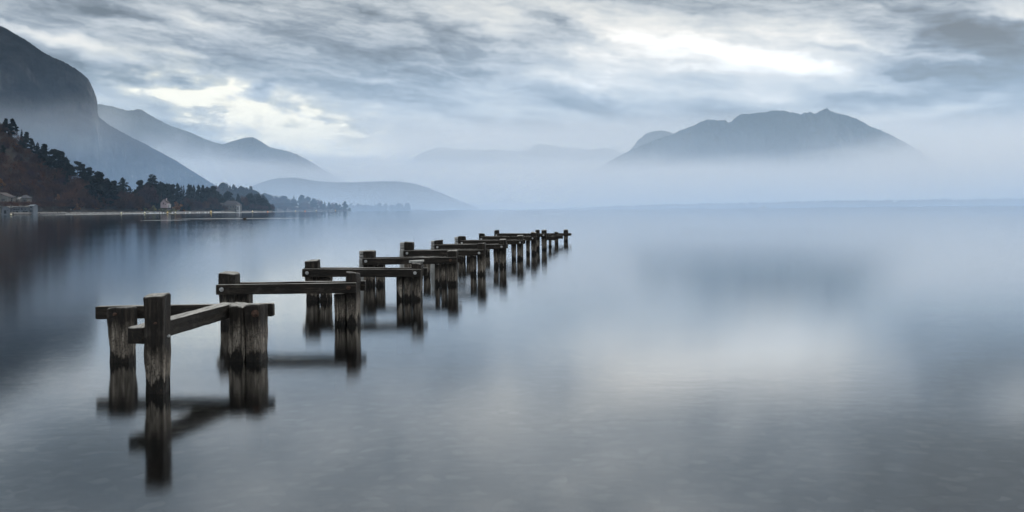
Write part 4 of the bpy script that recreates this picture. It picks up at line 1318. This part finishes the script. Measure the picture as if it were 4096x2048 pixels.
# a duck crossing in front of the shore
c0 = W(979, 875, 1)
D = water_depth(979, 877)
root = empty('duck', on_shore(979, D, 0))
tag(root, 'dark duck swimming away in front of the villa', 'duck')
V, Fc = [], []
secs = [(-.30, .10, .015), (-.22, .10, .06), (-.10, .09, .11), (.04, .08, .12), (.14, .09, .09), (.19, .13, .055), (.21, .20, .045), (.22, .27, .045), (.25, .31, .055), (.29, .30, .05), (.325, .28, .022), (.38, .268, .016), (.39, .266, .004)]
for (x, z, r_) in secs:
    for k in range(10):
        a_ = k / 10 * 6.283
        tilt = 1.0 if .15 < x < .245 else 0.0
        V.append(((x + math.sin(a_) * r_ * .9 * tilt * -1) * 1.4, math.cos(a_) * r_ * 1.4, (z + math.sin(a_) * r_ * (1 - .6 * tilt)) * 1.4))
n = len(secs)
Fc = [(10 * i + k, 10 * i + (k + 1) % 10, 10 * (i + 1) + (k + 1) % 10, 10 * (i + 1) + k) for i in range(n - 1) for k in range(10)]
Fc += [tuple(range(10))[::-1], tuple(range(10 * (n - 1), 10 * n))]
mesh_obj('body', V, Fc, plain('duck_feathers', (.05, .042, .035), .8, .4, 9), root, smooth=True)

# ------------------------------------------------------------------ air: even haze, and low fog lying on the lake
def volume_box(name, lo, hi, density, color, label, aniso=0.0, profile=None):
    m, t, out = material(name)
    p = t.node('ShaderNodeVolumePrincipled')
    p.inputs['Color'].default_value = (*color, 1)
    p.inputs['Anisotropy'].default_value = aniso
    if profile is None:
        p.inputs['Density'].default_value = density
    else:
        d_, c_ = profile(t)
        t.put(p.inputs['Density'], d_)
        t.put(p.inputs['Color'], c_)
    t.l.new(p.outputs[0], out.inputs['Volume'])
    mb = MB()
    mb.box(lo[0], hi[0], lo[1], hi[1], lo[2], hi[2])
    o = mb.obj(name, m)
    tag(o, label, kind='stuff')
    return o
volume_box('haze', (-15000, -600, -4), (15000, 19000, 1300), 8e-6, (.50, .75, 1.0), 'thin blue haze filling the air over the whole lake')
def mist_profile(t):
    g = t.node('ShaderNodeNewGeometry')
    P = g.outputs['Position']
    x, y, z = t.sep(P)
    n = t.noise(t.mapping(P, scale=(1 / 900, 1 / 900, 1 / 220)), 1.0, 3, .5)
    zz = t.m('MULTIPLY_ADD', t.m('SUBTRACT', n, .5), 150.0, z)
    low = t.m('MULTIPLY', t.m('POWER', 2.718, t.m('DIVIDE', zz, -115.0)), t.maprange(y, 900, 2000, .18, 1.55))
    bank = t.m('MULTIPLY', t.m('POWER', 2.718, t.m('DIVIDE', zz, -95.0)), t.maprange(y, 2900, 3700, 0, 7e-4))
    return t.m('MULTIPLY_ADD', low, 3.3e-4, bank), t.mix(t.maprange(y, 2600, 3800), (.50, .71, 1.0), (.92, .955, 1.0))
volume_box('mist', (-4600, 250, -3.5), (4600, 4590, 900), 0, (1, 1, 1), 'blue mist thickening along the near part of the lake', profile=mist_profile)
def fog_profile(t):
    g = t.node('ShaderNodeNewGeometry')
    P = g.outputs['Position']
    x, y, z = t.sep(P)
    n = t.noise(t.mapping(P, scale=(1 / 1100, 1 / 1900, 1 / 160)), 1.0, 4, .6)
    zz = t.m('MULTIPLY_ADD', t.m('SUBTRACT', n, .5), 330.0, z)
    low = t.m('POWER', 2.718, t.m('DIVIDE', zz, -260.0))
    east = t.maprange(x, -2600, -800, 0, 1, 'SMOOTHSTEP')
    over = t.m('SUBTRACT', zz, t.m('MULTIPLY', y, t.m('MULTIPLY_ADD', east, -.007, .057)))
    top = t.maprange(over, t.m('MULTIPLY_ADD', t.maprange(x, 1800, 4300, 0, 1, 'SMOOTHSTEP'), 330, 80), -100, 0, 1, 'SMOOTHSTEP')
    far = t.maprange(y, 4600, 5200, 0.15, 1)
    vfar = t.m('MULTIPLY', t.maprange(y, 9300, 11500, 0, 1, 'SMOOTHSTEP'), east)
    dens = t.m('ADD', t.m('MULTIPLY', low, 2.6e-4), t.m('MULTIPLY', t.m('MULTIPLY', top, far), 6.5e-4))
    dens = t.m('MULTIPLY_ADD', vfar, 5.2e-4, dens)
    mid = t.m('MULTIPLY', t.maprange(y, 5400, 6500), t.maprange(y, 8600, 7900))
    dens = t.m('MULTIPLY_ADD', mid, 1.3e-4, dens)
    col = t.mix(t.m('DIVIDE', t.m('MULTIPLY_ADD', mid, 1.3e-4, t.m('MULTIPLY', low, 1.2e-4)), dens), (1.0, .975, .965), (.60, .80, 1.0))
    return dens, col
volume_box('fog_bank', (-11500, 4600, -3.5), (11500, 18500, 1150), 0, (.88, .93, 1.0), 'pale fog bank lying on the far half of the lake', profile=fog_profile)
def wisp(c, rad, dens, label, amp=1.5, col=(.93, .96, 1.0)):
    def prof(t):
        g = t.node('ShaderNodeNewGeometry')
        P = g.outputs['Position']
        q = t.v('DIVIDE', t.v('SUBTRACT', P, tuple(c)), tuple(rad))
        n = t.noise(t.mapping(P, scale=(1 / 190, 1 / 260, 1 / 120)), 1.0, 4, .6, .6)
        f = t.m('ADD', t.v('LENGTH', q, out=1), t.m('MULTIPLY', t.m('SUBTRACT', n, .5), amp))
        return t.m('MULTIPLY', t.maprange(f, 1.0, .15, 0, 1, 'SMOOTHSTEP'), dens), col
    lo, hi = Vector(c) - Vector(rad) * 1.02, Vector(c) + Vector(rad) * 1.02
    lo.z = max(lo.z, 20)
    volume_box('cloud_wisp', lo, hi, 0, (1, 1, 1), label, profile=prof)
wisp(W(250, 520, 2350), (420, 330, 120), 6e-4, 'thin cloud wisp drifting across the foot of the cliff')
wisp(W(560, 690, 2150), (1000, 420, 190), 5.5e-4, 'blue mist lying against the lower slope of the cliff mountain', .7, (.52, .73, 1.0))
wisp(W(560, 705, 4700), (900, 480, 250), 2.2e-3, 'bank of cloud lying in the valley behind the cliff mountain', .8)
wisp(W(420, 500, 4100), (110, 300, 150), 9e-4, 'small cloud wisp spilling down at the cliff edge')
